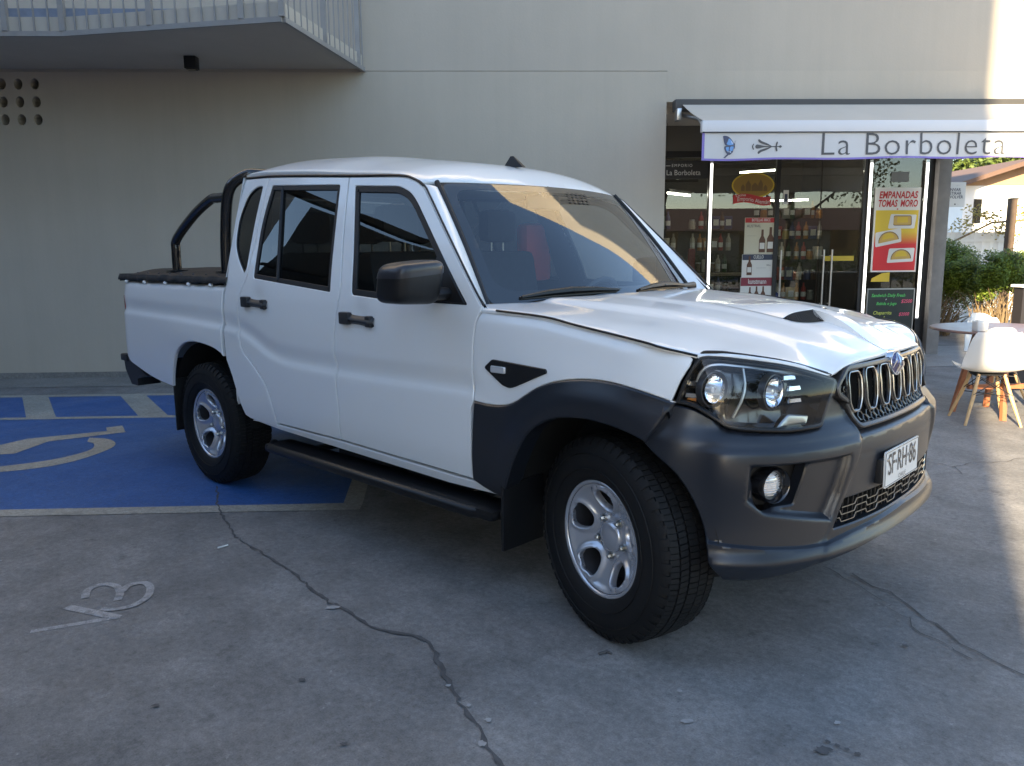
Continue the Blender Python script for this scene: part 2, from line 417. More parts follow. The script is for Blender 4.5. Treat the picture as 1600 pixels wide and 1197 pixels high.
def roof(x,y):
    k=1-min(1,abs(y)/.74)**2.6
    return (x,y,lerpt(ZG,x)+lerpt(CR,x)*k+.004)
def wind(s,t):
    bx=-.462-.188*abs(s)**2.2; tx=-.978-.112*abs(s)**2.2
    yb=.79; yt=.665
    x=bx+(tx-bx)*t; y=-(yb+(yt-yb)*t)*s
    z=1.188+(1.730-1.188)*t-.008*t*s*s +.02*math.sin(t*math.pi)
    return (x,y,z)
# ------------------------------------------------------------------ the pickup
truck = thing('pickup_truck', (0, 0, 0), 'white double cab pickup truck with dark grey plastic bumper and wheel arches', 'pickup truck')
def both(name, fn, m, **kw):
    """fn(mb) fills the near-side part; a mirrored twin goes on the far side"""
    mb = MB(); fn(mb); a = mb.build(name, m, truck, fix=False, **kw); b = setmirror(mb).build(name, m, truck, fix=False, **kw); return a, b
def both_sub(name, mb, m, parents, **kw):
    return mb.build(name, m, parents[0], fix=False, **kw), setmirror(mb).build(name, m, parents[1], fix=False, **kw)
def off(lift, d, sgn=1):
    def f(a, b):
        e = 2e-3; p = Vector(lift(a, b)); da = Vector(lift(a+e, b))-Vector(lift(a-e, b)); db = Vector(lift(a, b+e))-Vector(lift(a, b-e))
        n = da.cross(db).normalized()*sgn; return tuple(p+n*d)
    return f
TOP = sm([(-.588,1.198),(-.76,1.37),(-.93,1.537),(-1.05,1.655),(-1.10,1.698),(-1.182,1.735),(-1.294,1.757),(-1.684,1.784),(-2.122,1.815),(-2.46,1.836),(-2.725,1.843)], 5)
def toppart(x0, x1): return [p for p in TOP if x0 < p[0] < x1]
GAPB = sm([(-1.684,1.784),(-1.645,1.60),(-1.60,1.42),(-1.560,1.25),(-1.575,1.11),(-1.59,.95),(-1.577,.862),(-1.583,.80),(-1.575,.64),(-1.592,.503)], 4)
GAPR = sm([(-2.46,1.836),(-2.465,1.63),(-2.455,1.47),(-2.462,1.30),(-2.512,1.18),(-2.526,1.035),(-2.500,.90)], 4)+sm([(-2.47,.868),(-2.369,.806),(-2.266,.719),(-2.215,.613),(-2.194,.502)], 4)
GAPF = sm([(-.588,1.198),(-.617,1.12),(-.624,.994),(-.627,.87)], 3)+[(-.618,.826)]+sm([(-.636,.79),(-.645,.63),(-.659,.484)], 3)
FWIN = rc([(-1.618,1.735,.012),(-1.269,1.711,.03),(-1.176,1.678,.08),(-1.116,1.632,.08),(-.675,1.203,.012),(-1.233,1.208,.0),(-1.465,1.220,.02),(-1.50,1.379,.08)])
RWIN = rc([(-2.409,1.786,.015),(-1.746,1.748,.015),(-1.640,1.228,.015),(-2.391,1.283,.015),(-2.432,1.588,.2)])
QWIN = rc([(-2.507,1.79,.015),(-2.575,1.79,.05),(-2.655,1.75,.08),(-2.700,1.62,.15),(-2.672,1.47,.2),(-2.60,1.385,.15),(-2.500,1.305,.02),(-2.482,1.34,.03),(-2.505,1.60,.2)])
SRES = (.05, .016)
fdoor = GAPF[::-1]+toppart(-1.68,-.59)+GAPB
both_door = both('front_door', lambda mb: patch(mb, fdoor, side, [FWIN], SRES, shrink=.0045, edge=.022), PAINT)
rdoor = GAPB[::-1]+toppart(-2.455,-1.69)[::-1][::-1]+GAPR
rear_door = both('rear_door', lambda mb: patch(mb, rdoor, side, [RWIN], SRES, shrink=.0045, edge=.022), PAINT)
# cab corner
CABR = sm([(-2.725,1.843),(-2.742,1.67),(-2.715,1.45),(-2.685,1.29),(-2.690,1.17),(-2.690,.93),(-2.680,.814)], 4)
quarter = GAPR+[(-2.188,.476),(-2.48,.486)]+sm([(-2.535,.50),(-2.565,.56),(-2.625,.72),(-2.680,.814)], 3)[:-1]+CABR[::-1]+toppart(-2.72,-2.47)[::-1]
both('cab_corner', lambda mb: patch(mb, quarter, side, [QWIN], SRES, shrink=.0045, edge=.022), PAINT)
sill = [(-2.47,.483),(-2.193,.495),(-1.592,.496),(-.80,.475),(-.659,.476),(-.56,.474),(-.545,.437),(-.83,.430),(-1.47,.446),(-2.19,.464)]
both('sill_panel', lambda mb: patch(mb, sill, off(side, -.004), (), (.06,.012), flange=.10, shrink=.001), PAINT)
# windows: black seals and glass
def glassset(WN, nm, m, inset=.026, res=(.08,.05)):
    if area(WN) < 0: WN = WN[::-1]
    inn = offset(WN, inset)
    seal = both('window_seal', lambda mb: patch(mb, WN, off(side, -.004), [inn], (.04,.04), flange=.012, bev=.002, edge=.03), SEAL)
    g = both(nm, lambda mb: patch(mb, offset(WN, inset-.004), off(side, -.011), (), res, flange=0, bev=0, edge=.04), m)
    return g
glassset(FWIN, 'door_window', DOORG, .029)
glassset(RWIN, 'door_window', DKG, .025)
glassset(QWIN, 'quarter_window', DKG, .006)
both('window_divider', lambda mb: mb.tube([(x, -W(x,z)+.006, z) for x, z in [(-2.296,1.765),(-2.24,1.6),(-2.19,1.45),(-2.14,1.275)]], .011, 6), SEAL)
# mirror corner triangle
both('mirror_mount', lambda mb: patch(mb, rc([(-.95,1.216),(-.685,1.207),(-.90,1.425)], .01), off(side, .004), (), (.05,.05), flange=.02), BLACK)
# dark inner shell behind the gaps
inner = sm([(-2.70,1.82),(-2.725,1.6),(-2.66,1.25)],3)+[(-4.16,1.24),(-4.16,.70),(-3.46,.60),(-3.40,.72),(-3.34,.82),(-3.22,.88),(-3.04,.91),(-2.9,.90),(-2.77,.88),(-2.66,.83),(-2.60,.72),(-2.52,.50),(-.56,.46),(-.50,.60),(-.42,.68),(-.34,.80),(-.2,.86),(0,.88),(.11,.86),(.12,.93),(.12,1.06),(-.55,1.17),(-1.12,1.68),(-1.3,1.74),(-1.7,1.77)]
both('inner_shell', lambda mb: patch(mb, inner[::-1], off(side, -.022), [offset(w if area(w) > 0 else w[::-1], .008) for w in (FWIN, RWIN, QWIN)], (.12,.03), flange=0, bev=0), DARK)
# door handles
def handle(mb, x0, z):
    y = -W(x0+.1, z)
    def sec(x, w, d): return (x, w, d)
    mb.grid(lambda u, v: (x0+.245*u, y-.008-.030*math.sin(math.pi*min(1, max(0, v)))*(1-.25*math.sin(math.pi*u))*min(1, 12*u+.3)*min(1, 12*(1-u)+.3), z-.04*u*.3+.052*(.5-v)*(1-.22*math.sin(math.pi*min(1,max(0,(u-.15)/.7))))*(1 if .04 < u < .96 else .7)), 16, 8)
    mb.box(x0+.0, x0+.07, y-.036, y-.004, z-.029, z+.029, .009)
    mb.box(x0+.195, x0+.235, y-.030, y-.004, z-.034, z+.018, .008)
h1 = MB(); handle(h1, -1.515, 1.113); both_sub('door_handle', h1, PLAST2, both_door)
h2 = MB(); handle(h2, -2.452, 1.155); both_sub('door_handle', h2, PLAST2, rear_door)
# ---- cargo bed
bedo = [(-4.165,1.252),(-4.205,1.225),(-4.21,1.0),(-4.205,.86)]+sm([(-4.18,.765),(-4.10,.69),(-4.02,.662),(-3.733,.600),(-3.455,.572)],3)+sm([(-3.432,.64),(-3.385,.735),(-3.325,.812),(-3.211,.868),(-3.084,.891),(-2.95,.888),(-2.82,.872),(-2.73,.845)],4)+[(-2.712,.83),(-2.712,1.252)]
def bedlift(x, z):
    p = side(x, z); b = math.exp(-((x+3.05)/.42)**2-((z-.92)/.10)**2)*.012
    r = .035*sstep(1.205, 1.252, z)**1.5
    return (p[0], p[1]-b+r, p[2])
bed = both('cargo_bed_side', lambda mb: patch(mb, bedo, bedlift, (), (.045,.014), flange=.02, bev=.005, edge=.022), PAINT)
def rail(mb):
    mb.grid(lambda u, v: (-4.19+1.475*u, -(W(-3,1.25)-.03)+.07*v, 1.25+.012*math.sin(v*math.pi)), 10, 5)
both('bed_rail', rail, PAINT)
tg = MB(); tg.box(-4.215,-4.165,-.80,.80,.66,1.25,.012); tail = tg.build('tailgate', PAINT, truck)
tl = MB(); tl.box(-4.226,-4.19,-.865,-.815,.86,1.14,.01)
both_lamps = (tl.build('tail_lamp', mat('red_lens', (.35,.01,.01), .15, coat=1), truck), setmirror(tl).build('tail_lamp', MATS['red_lens'], truck))
fw = MB(); fw.box(-2.715,-2.70,-.84,.84,.5,1.25); fw.build('bed_headboard', PAINT, truck)
# tonneau cover
def ton(u, v):
    x = -4.235+1.565*u; y = -.875+1.75*v; e = min(v, 1-v)
    z = 1.283+.030*sstep(0,.14,e)+.006*math.sin(u*9+v*3)*sstep(.0,.2,e)-.012*math.exp(-((e)/.02)**2)
    if u < .02: z -= .01
    z += .006*noise.noise(Vector((x*6, y*6, 0)))
    return (x, y, z)
tn = MB(); tn.grid(ton, 90, 60)
def skirt(sg):
    def f(u, v):
        x = -4.235+1.565*u; k = .5+.5*math.sin(u*47)
        return (x, sg*(.875+.012*math.sin(v*2)+.004*math.sin(u*60)), 1.285-.042*v*(1-.12*k)+.006*noise.noise(Vector((x*9, v, 3))))
    return f
tn.grid(skirt(-1), 120, 4); tn.grid(skirt(1), 120, 4)
tn.grid(lambda u, v: (-4.236-.006*math.sin(v*3), -.875+1.75*u, 1.287-.05*v), 30, 3)
tonn = tn.build('tonneau_cover', CANVAS, truck, fix=False)
for i, x in enumerate((-4.10,-3.80,-3.48,-3.15,-2.86)):
    k = MB(); zz = 1.236
    k.lathe([(0,-.013),(.006,-.013),(.010,-.007),(.011,0),(.009,.007),(.0,.007)], (x, -W(x,zz)-.002, zz), (0,1,0), 14); k.build('cover_button', PAINT, tonn)
for i in range(9):
    k = MB(); x = -4.1+i*.17; k.lathe([(0,.008),(.006,.007),(.009,0)], (x,-.80,1.290), (0,0,1), 10); k.build('cover_stud', GUN, tonn)
# roll bar
rb = MB()
HOOP = sm([(-3.01,-.70,1.28),(-3.005,-.70,1.42),(-2.985,-.70,1.58),(-2.945,-.70,1.74),(-2.90,-.685,1.825),(-2.84,-.63,1.875),(-2.815,-.55,1.885),(-2.81,-.2,1.888),(-2.81,.2,1.888),(-2.815,.55,1.885),(-2.84,.63,1.875),(-2.90,.685,1.825),(-2.945,.70,1.74),(-2.985,.70,1.58),(-3.005,.70,1.42),(-3.01,.70,1.28)], 5)
rb.tube(HOOP, .033, 16)
rollbar = rb.build('roll_bar', RIBM, truck)
for s in (-1, 1):
    b = MB(); b.tube(sm([(-3.70,s*.70,1.28),(-3.695,s*.70,1.44),(-3.665,s*.70,1.52),(-3.40,s*.70,1.66),(-3.16,s*.70,1.745),(-3.06,s*.70,1.752),(-2.96,s*.70,1.752)], 6), .030, 14); b.build('brace', RIBM, rollbar)
    b = MB(); b.box(-3.06,-2.95,s*.70-.05,s*.70+.05,1.29,1.315,.006); b.build('foot_plate', RIBM, rollbar); b = MB(); b.box(-3.76,-3.64,s*.70-.05,s*.70+.05,1.29,1.315,.006); b.build('foot_plate', RIBM, rollbar)
# ---- roof, cab back
def roofoutline():
    L = []
    for i in range(0, 25): s = -1+2*i/24; L.append((wind(s,1)[0]-.016, wind(s,1)[1]))        # front edge, near... s=-1 is far side
    L = L[::-1]                                                                             # starts near side (y<0)
    zs = [p for p in TOP if p[0] < -1.12]
    near = [(x, -(W(x, z)-.004)) for x, z in zs]
    L2 = near[::-1]
    pts = L2+L[::1]+[(x, -y) for x, y in near]
    back = [(-2.74, .60), (-2.76, .3), (-2.765, 0), (-2.76, -.3), (-2.74, -.60)]
    return pts+back
_ro = roofoutline()
if area(_ro) < 0: _ro = _ro[::-1]
rf = MB(); patch(rf, _ro, roof, (), (.04,.04), flange=.022, bev=.004, edge=.035)
rf.build('roof', PAINT, truck, fix=False, angle=60)
hd = MB(); hd.grid(lambda u, v: tuple(Vector(wind(-1+2*u, 1))+Vector((-.018*v+.004, 0, .0+.010*v-.012))), 24, 2); hd.build('windshield_header', SEAL, truck)
for sg in (-1, 1):
    dr = MB(); dr.tube([(x, sg*(W(x,z)-.006), z+.004) for x, z in TOP if x < -1.10], .006, 6); dr.build('drip_rail', BLACK, truck)
    dr = MB(); dr.tube([(x+.004, sg*(W(x,z)-.004), z+.006) for x, z in TOP if x > -1.16], .0045, 6); dr.build('door_seal', BLACK, truck)
bk = MB(); patch(bk, [(-.86,1.24),(.86,1.24),(.70,1.85),(.3,1.90),(-.3,1.90),(-.70,1.85)], lambda y, z: (-2.735, y, z), [rc([(-.56,1.37),(.56,1.37),(.52,1.75),(-.52,1.75)],.05)], (.1,.1), flange=.01, bev=0, sgn=-1); bk.build('cab_back', PAINT, truck)
bw = MB(); bw.grid(lambda u, v: (-2.742, -.55+1.1*u, 1.38+.36*v), 6, 4); bw.build('rear_window', DOORG, truck)
# A pillars
def apillar(mb):
    A = [(x, -W(x, z), z) for x, z in TOP if x > -1.125]
    n = len(A)
    def f(u, v):
        i = min(n-1, int(u*(n-1)+1e-9)); t = u*(n-1)-i; a = Vector(A[i]).lerp(Vector(A[min(n-1, i+1)]), t)
        zz = a.z; tt = max(0, min(1, (zz-1.185)/(1.737-1.185))); b = Vector(wind(1.0, tt))+Vector((0, -.004, 0))
        p = a.lerp(b, v); d = (a-b).length
        nrm = Vector((.55, -.75, .35)).normalized()
        return tuple(p+nrm*(.012*math.sin(math.pi*v)**.8)-nrm*.006*(1 if v in (0,) else 0))
    mb.grid(f, 34, 8)
both('windshield_pillar', apillar, PAINT, angle=70)
# ---- windshield
ws = MB(); patch(ws, rc([(-.985,.012),(.985,.012),(.975,.985),(-.975,.985)], .06), wind, (), (.06,.05), flange=0, bev=0, sgn=-1, edge=.05)
wsh = ws.build('windshield', WSG, truck, fix=False)
fr = MB(); ou = rc([(-1,-.01),(1,-.01),(1,1),(-1,1)], .05); inn = rc([(-.925,.11),(.925,.11),(.915,.935),(-.915,.935)], .12)
patch(fr, ou, off(wind, -.004, -1), [inn], (.06,.04), flange=.004, bev=0, sgn=-1, edge=.04)
fr.build('windshield_border', BLACK, wsh, fix=False)
for sg in (1, -1):
    rub = MB(); rub.tube([tuple(Vector(wind(sg, k/16))) for k in range(17)], .012, 8); rub.build('windshield_seal', SEAL, truck)
sk = MB()          # dot pattern patch behind the glass top centre
for r_ in range(4):
    for c_ in range(5):
        s0 = -.10-.055*c_+.018*r_; t0 = .93-.032*r_
        pts_ = [tuple(Vector(wind(s0+a_, t0+b_))+Vector((.003,0,.003))) for a_, b_ in ((-.014,-.008),(.014,-.008),(.020,.008),(-.008,.008))]
        sk.poly(pts_)
sk.build('dot_screen', BLACK, wsh)
# ---- hood
def hoodoutline():
    near = [(-.70,-.884),(-.513,-.886),(-.263,-.887),(-.112,-.889),(.161,-.893),(.225,-.889),(.262,-.878),(.30,-.856),(.335,-.832),(.38,-.803),(.453,-.754),(.534,-.666),(.584,-.57),(.618,-.48),(.636,-.41),(.646,-.36),(.657,-.205),(.662,-.1)]
    near = sm(near, 3)
    far = [(x, -y) for x, y in near[::-1]]
    rear = []
    for i in range(17):
        s = -1+2*i/16; rear.append((-.41-.25*abs(s)**2.2, -.82*s))       # cowl edge from far... y=+.8 to -.8
    return near+far+[(-.68,.82)]+rear[1:-1]+[(-.68,-.82)]
ho_ = hoodoutline()
def hoodl(x, y):
    p = hood(x, y); e = max(0, abs(y)-.855)
    return p
hm = MB(); patch(hm, ho_, hoodl, (), (.024,.024), flange=.014, bev=.005, sgn=1, edge=.022, shrink=.002)
hood_o = hm.build('hood', PAINT, truck, fix=False, angle=50)
# hood scoop: two tapered openings either side of a central ridge, honeycomb inside
HS = .034
def hz(x, y, dz=0): return (x, y, hood(x, y)[2]+dz)
def wingh(x, y): return HS*sstep(.04,.33,x)*(1-min(1, abs(y)/.207)**2.4)
def xe(y): return .331+.044*sstep(0,1,(.205-abs(y))/.16)
for sg in (-1, 1):
    q = MB(); q.grid(lambda u, v: (lambda y: hz(.03+(xe(y)-.03)*u, y, .0015+wingh(.03+(xe(y)-.03)*u, y)))(sg*(.207-.162*v)), 14, 16)
    q.build('hood_scoop', PAINT, hood_o, angle=60)
    Tq = [hz(xe(y), y, .002+wingh(xe(y), y)) for y in [sg*(.205-.160*k/16) for k in range(17)]]
    Bq = [hz(x, sg*y, .0025) for x, y in sm([(.331,.205),(.365,.207),(.392,.195),(.412,.15),(.420,.10),(.424,.047)], 4)]
    def bl2(t, v):
        a = Vector(Tq[min(15,int(t*16))]).lerp(Vector(Tq[min(16,int(t*16)+1)]), t*16-min(15,int(t*16))); n2 = len(Bq)-1; i2 = min(n2-1,int(t*n2)); b = Vector(Bq[i2]).lerp(Vector(Bq[i2+1]), t*n2-i2); return b.lerp(a, v)
    q = MB(); q.grid(lambda u, v: tuple(bl2(u, v)+Vector((-.012,0,-.004))*math.sin(math.pi*v)), 24, 4); q.build('scoop_cavity', DARK, hood_o, fix=False)
    q = MB()
    for i2 in range(17):
        t = .10+.053*i2; hgt = (bl2(t,1)-bl2(t,0)).length; nr = int(hgt/.0105)
        for j2 in range(nr+1):
            v = (j2+(.5 if i2 % 2 else .15))/max(1,nr+.6)
            if v < .96 and hgt > .006: q.tube([bl2(min(1,max(0,t+.030*math.cos(a*math.pi/3))), min(1,max(0,v+.0058/hgt*math.sin(a*math.pi/3)))) for a in range(6)], .0008, 4, closed=True)
    q.build('scoop_mesh', MATS.get('scoop_hex') or mat('scoop_hex', (.04,.04,.04), .4), hood_o)
    q = MB(); q.tube(Tq, .0025, 6); q.build('scoop_lip', PAINT, hood_o)
q = MB()
def rid(u, v):
    x = .03+.62*u; y = -.047+.094*v; return hz(x, y, .0015+HS*sstep(.04,.33,x)*(1-sstep(.40,.63,x))*(1-.06*abs(2*v-1)**2))
q.grid(rid, 30, 8)
for e in (0, 1): q.grid(lambda u, w: (lambda p: (p[0], p[1], hood(p[0],p[1])[2]-.004+(p[2]-hood(p[0],p[1])[2]+.004)*w))(rid(.5+.5*u, e)), 18, 2)
q.build('hood_ridge', PAINT, hood_o, angle=60, fix=False)
for sg in (-1, 1):
    q = MB(); q.tube([(x, sg*(W(x,z)-.004), z-.001) for x, z in sm([(-.513,1.189),(-.263,1.177),(-.112,1.155),(.161,1.118),(.225,1.106)], 4)]+[(x_, sg*y_, hood(x_,y_)[2]-.006) for x_, y_ in ((.262,.876),(.30,.853),(.335,.829))], .0045, 6); q.build('hood_gap_shade', BLACK, truck)  # black tube drawing the dark shade in the hood gap
    q = MB(); q.tube([front(sg*u, z+.008, -.014) for u, z in sm([(1.062,1.046),(1.040,1.073),(1.012,1.079),(.90,1.074),(.724,1.053),(.60,1.026),(.473,.991)],4)], .006, 6); q.build('hood_gap_shade', BLACK, truck)  # same black stand-in for the shaded gap above the headlight
# cowl under the wipers
cw = MB(); cw.grid(lambda u, v: (lambda s: (-.42-.24*abs(s)**2.2-.10*v, -.80*s, (hood(-.42-.24*abs(s)**2.2, -.8*s)[2]-.008)*(1-v)+(wind(s,0)[2]+.012)*v))(-1+2*u), 30, 5); cw.build('cowl', BLACK, truck)
# wipers
def wiper(px, py, tx, ty, tt, arm0):
    w = MB()
    a = Vector(arm0); b = Vector(wind(px, py))+Vector((.04,0,.022)); c = Vector(wind(tx, ty))+Vector((.035,0,.02)); mid = b.lerp(c, .5)
    w.tube([a, a+Vector((.0,0,.018)), a.lerp(mid, .4)+Vector((.012,0,.012)), mid+Vector((.008,0,.012))], [.016,.015,.011,.008], 8)
    w.build('wiper_arm', BLACK, wsh)
    w2 = MB(); w2.tube([b, b.lerp(c,.25)+Vector((0,0,.010)), mid+Vector((0,0,.014)), b.lerp(c,.75)+Vector((0,0,.010)), c], [.006,.012,.015,.012,.006], 6)
    w2.tube([b-Vector((.012,0,.006)), mid-Vector((.012,0,.004)), c-Vector((.012,0,.006))], .008, 5)
    w2.build('wiper_blade', BLACK, wsh)
wiper(.86,.03,.20,.055,0,(-.53,.06,1.215)); wiper(.02,.045,-.62,.05,0,(-.60,-.72*-1,1.215))
# antenna
ar = roof(-1.235,0)[2]-1.868
an = MB(lambda x, y, z: Vector((x, y, z+ar))); an.add([(-1.30,-.018,1.872),(-1.30,.018,1.872),(-1.17,.012,1.864),(-1.17,-.012,1.864),(-1.262,-.006,1.925),(-1.262,.006,1.925),(-1.245,.004,1.925),(-1.245,-.004,1.925)], [(0,1,5,4),(1,2,6,5),(2,3,7,6),(3,0,4,7),(4,5,6,7),(3,2,1,0)]); an.build('roof_antenna', BLACK, truck)
# ---- front fender
def topedge(a, b): return [(x, z-.004) for x, z in sm([(-.513,1.189),(-.263,1.177),(-.112,1.155),(.161,1.118),(.30,1.094)], 4)]
HLREAR = [front(u, z) for u, z in [(1.062,1.046),(1.085,1.0),(1.103,.948),(1.108,.935),(1.110,.929)]]
FLT = sm([(-.618,.824),(-.54,.820),(-.46,.826),(-.398,.845),(-.33,.885),(-.27,.918),(-.181,.950),(-.065,.971),(.057,.974),(.182,.957),(.296,.926)], 4)
fend = [(-.583,1.19)]+topedge(0,0)+[(HLREAR[0][0]-.004, HLREAR[0][2]+.02)]+[(p[0]-.006, p[2]) for p in HLREAR]+FLT[::-1]+GAPF[::-1][9:]
FINS = [0]+[max(0, W(p[0], p[2])-abs(p[1])-.002) for p in (front(1.119,.914), front(1.103,.948), front(1.085,1.0), front(1.062,1.046))]; FINS.append(FINS[-1])
def fendlift(x, z):
    p = side(x, z); t = sstep(1.02, 1.19, z); y = p[1]
    zt = np.interp(x, [-.6,-.513,-.263,-.112,.161,.34], [1.193,1.189,1.177,1.155,1.118,1.085])
    y = y+.018*sstep(zt-.05, zt+.004, z)
    ins = np.interp(z, [.90,.914,.948,1.0,1.046,1.08], FINS)
    y = y+ins*min(1, max(0, (x-.10)/.225))**2
    bul = .018*math.exp(-((z-(.93+.0*x))/.10)**2)*sstep(-.55,-.1,x)*(1-sstep(.15,.34,x))
    return (x, y-bul, z)
fnd = both('front_fender', lambda mb: patch(mb, fend, fendlift, (), (.03,.016), flange=.02, bev=.003, edge=.02), PAINT)
# fender side vent with repeater lamp
tri = rc([(-.560,.965,.015),(-.515,1.001,.01),(-.228,.990,.01),(-.222,.976,.008),(-.384,.908,.01),(-.418,.897,.02),(-.458,.905,.01)])
trio = both('side_vent', lambda mb: patch(mb, tri, off(fendlift, .006), (), (.04,.04), flange=.012), BLACK)
ind = MB(); patch(ind, rc([(-.515,.951),(-.435,.951),(-.435,.978),(-.515,.978)],.008), off(fendlift,.014), (), (.02,.01), flange=.01, bev=.003); both_sub('side_indicator', ind, CLEARW, trio)
# wheel arch flare
FLB = [(-.659,.484),(-.60,.46),(-.545,.445),(-.50,.44)]+sm([(-.455,.50),(-.400,.60),(-.348,.685),(-.290,.755),(-.205,.805),(-.121,.828),(-.02,.836),(.08,.828),(.16,.812),(.217,.794)],3)
def flarel(x, z):
    y = fendlift(x, z)[1]; r = math.hypot(x-.0, z-.375)
    o = .006+.030*sstep(.60,.50,r)*sstep(-.62,-.30,x) if r < .62 else .006
    o = .006+.030*(1-sstep(.50,.61,r))*sstep(-.60,-.28,x)
    return (x, y-o, z)
flare = both('wheel_arch_flare', lambda mb: patch(mb, FLT+sm([(.296,.926),(.272,.885),(.247,.84),(.217,.794)],4)[1:-1]+FLB[::-1], flarel, (), (.03,.02), flange=.09, bev=.006, edge=.018), PLAST)
# wheel wells
def well(cx, x0, x1, r, z0, nm):
    for sg in (-1, 1):
        w = MB()
        w.grid(lambda u, v: (cx+r*math.cos(math.pi*(1.06-1.04*u)), sg*(.50+(.355)*v), .385+r*math.sin(math.pi*(1.06-1.04*u))), 24, 3)
        w.grid(lambda u, v: (cx+r*math.cos(math.pi*(1.06-1.04*u))*v, sg*.50, .385+r*math.sin(math.pi*(1.06-1.04*u))*v), 24, 3)
        w.build('wheel_well', UNDER, truck, fix=False)
well(-3.04,0,0,.50,0,''); well(-.02,0,0,.475,0,'')
# ---- headlights
HL = sm([(1.062,1.046),(1.040,1.073),(1.012,1.079)],3)+sm([(1.012,1.079),(.90,1.074),(.724,1.053),(.60,1.026),(.473,.991)],4)[1:]+[(.466,.975)]+sm([(.50,.92),(.545,.85),(.576,.840)],3)+sm([(.70,.838),(.909,.851),(.963,.870),(1.044,.911),(1.105,.922)],4)+[(1.110,.93)]+sm([(1.103,.948),(1.085,1.0),(1.062,1.046)],3)[:-1]
if area(HL) < 0: HL = HL[::-1]
def fl(o): return lambda u, z: front(u, z, o)
def bulge(u, z): return front(u, z, .010*math.sin(math.pi*max(0,min(1,(z-.84)/.22))))
def hback(u, z): return front(u, z-.055*sstep(.97,1.08,z), -.11)
def hhouse(mb):
    patch(mb, offset(HL,.004), hback, (), (.04,.03), flange=0, bev=0, sgn=-1, edge=.03)
    P_ = dens(offset(HL,.004), .03); n = len(P_); vs = [front(u, z, -.003) for u, z in P_]+[hback(u, z) for u, z in P_]
    mb.add(vs, [(i, (i+1) % n, n+(i+1) % n, n+i) for i in range(n)])
hsg = both('headlight', hhouse, GLOSSB)
hb = MB(); patch(hb, HL, fl(.001), [offset(HL, .012)], (.03,.03), flange=.03, bev=.003, sgn=-1, edge=.02); both_sub('headlight_rim', hb, BLACK, hsg)
ln = MB(); patch(ln, offset(HL, .006), bulge, (), (.03,.02), flange=0, bev=0, sgn=-1, edge=.02); both_sub('headlight_lens', ln, LENSG, hsg)
def bowl(mb, u, z, r, depth=.05, o=-.045):
    c = Vector(front(u, z, o)); n = (Vector(front(u, z, o+.02))-Vector(front(u, z, o))).normalized(); ax = (n*.30+Vector((1,0,0))).normalized()
    mb.lathe([(.010,-depth),(r*.45,-depth*.9),(r*.75,-depth*.55),(r*.93,-.01),(r,.0),(r*1.07,.004),(r*1.07,-.01)], c, ax, 36)
    return c, ax
bl = MB(); c1, a1 = bowl(bl, .725, .955, .047); c2, a2 = bowl(bl, .995, .965, .042, .05, -.055)
both_sub('headlamp_bowl', bl, REFL, hsg)
bb = MB()
for c, a in ((c1, a1), (c2, a2)): bb.lathe([(0,.012),(.010,.010),(.013,0),(.013,-.04)], c-a*.012, a, 16)
both_sub('headlamp_bulb', bb, CLEARW, hsg)
rg = MB()
for c, a in ((c1, a1), (c2, a2)): rg.lathe([(.053,-.01),(.056,.004),(.060,.003),(.062,-.02)], c, a, 36)
both_sub('headlamp_ring', rg, GUN, hsg)
st = MB()
for (u, z) in ((.635,.965),(.635,.925),(.655,1.0),(1.065,.985),(1.065,.945)):
    patch(st, [(u-.030,z-.008),(u+.030,z-.008),(u+.026,z+.008),(u-.026,z+.008)], fl(-.035), (), (.02,.02), flange=.01, bev=.002, sgn=-1, edge=.02)
both_sub('headlamp_reflector_strip', st, REFL, hsg)
am = MB(); patch(am, [(1.055,.925),(1.090,.93),(1.080,.945),(1.055,.94)], fl(-.045), (), (.02,.02), flange=.005, bev=0, sgn=-1, edge=.02); both_sub('amber_reflector', am, ORANGE, hsg)
dl = MB(); patch(dl, rc([(.60,.848),(.735,.846),(.68,.885),(.585,.875)],.01), fl(-.022), (), (.02,.02), flange=.03, bev=.004, sgn=-1, edge=.02)
both_sub('daytime_lamp', dl, CHROMED, hsg)
ey = MB(); ey.tube([front(u, z, -.03) for u, z in sm([(.50,.985),(.62,1.01),(.75,1.028),(.88,1.042),(1.0,1.045),(1.04,1.02),(1.05,.99)],5)], .006, 6)
ey.tube([front(u, z, -.03) for u, z in sm([(.86,1.035),(.855,.98),(.87,.93),(.90,.88)],5)], .005, 6)
both_sub('headlamp_brow', ey, CHROMED, hsg)
# ---- bumper
def ue(z): return float(np.interp(z, [.42,.48,.585,.68,.80,.92], [.57,.52,.455,.415,.375,.40]))
FOGP = [(.865,.748),(.44,.748),(.47,.60),(.505,.512),(.80,.572),(.865,.62)]
_fx = np.linspace(.45,.95,101); _fz = np.linspace(.45,.80,71); _FX, _FZ = np.meshgrid(_fx, _fz); _ins = inside_np(FOGP, _FX.ravel(), _FZ.ravel()); _D2 = dist_np(FOGP, _FX.ravel(), _FZ.ravel()); _FD = np.where(_ins, _D2, 0).reshape(_FX.shape)
def fogd(u, z):
    u = abs(u)
    if not (.45 < u < .95 and .45 < z < .80): return 0
    i = (u-.45)/.005; j = (z-.45)/.005; i0 = min(99, int(i)); j0 = min(69, int(j)); s = i-i0; t = j-j0
    return _FD[j0,i0]*(1-s)*(1-t)+_FD[j0,i0+1]*s*(1-t)+_FD[j0+1,i0]*(1-s)*t+_FD[j0+1,i0+1]*s*t
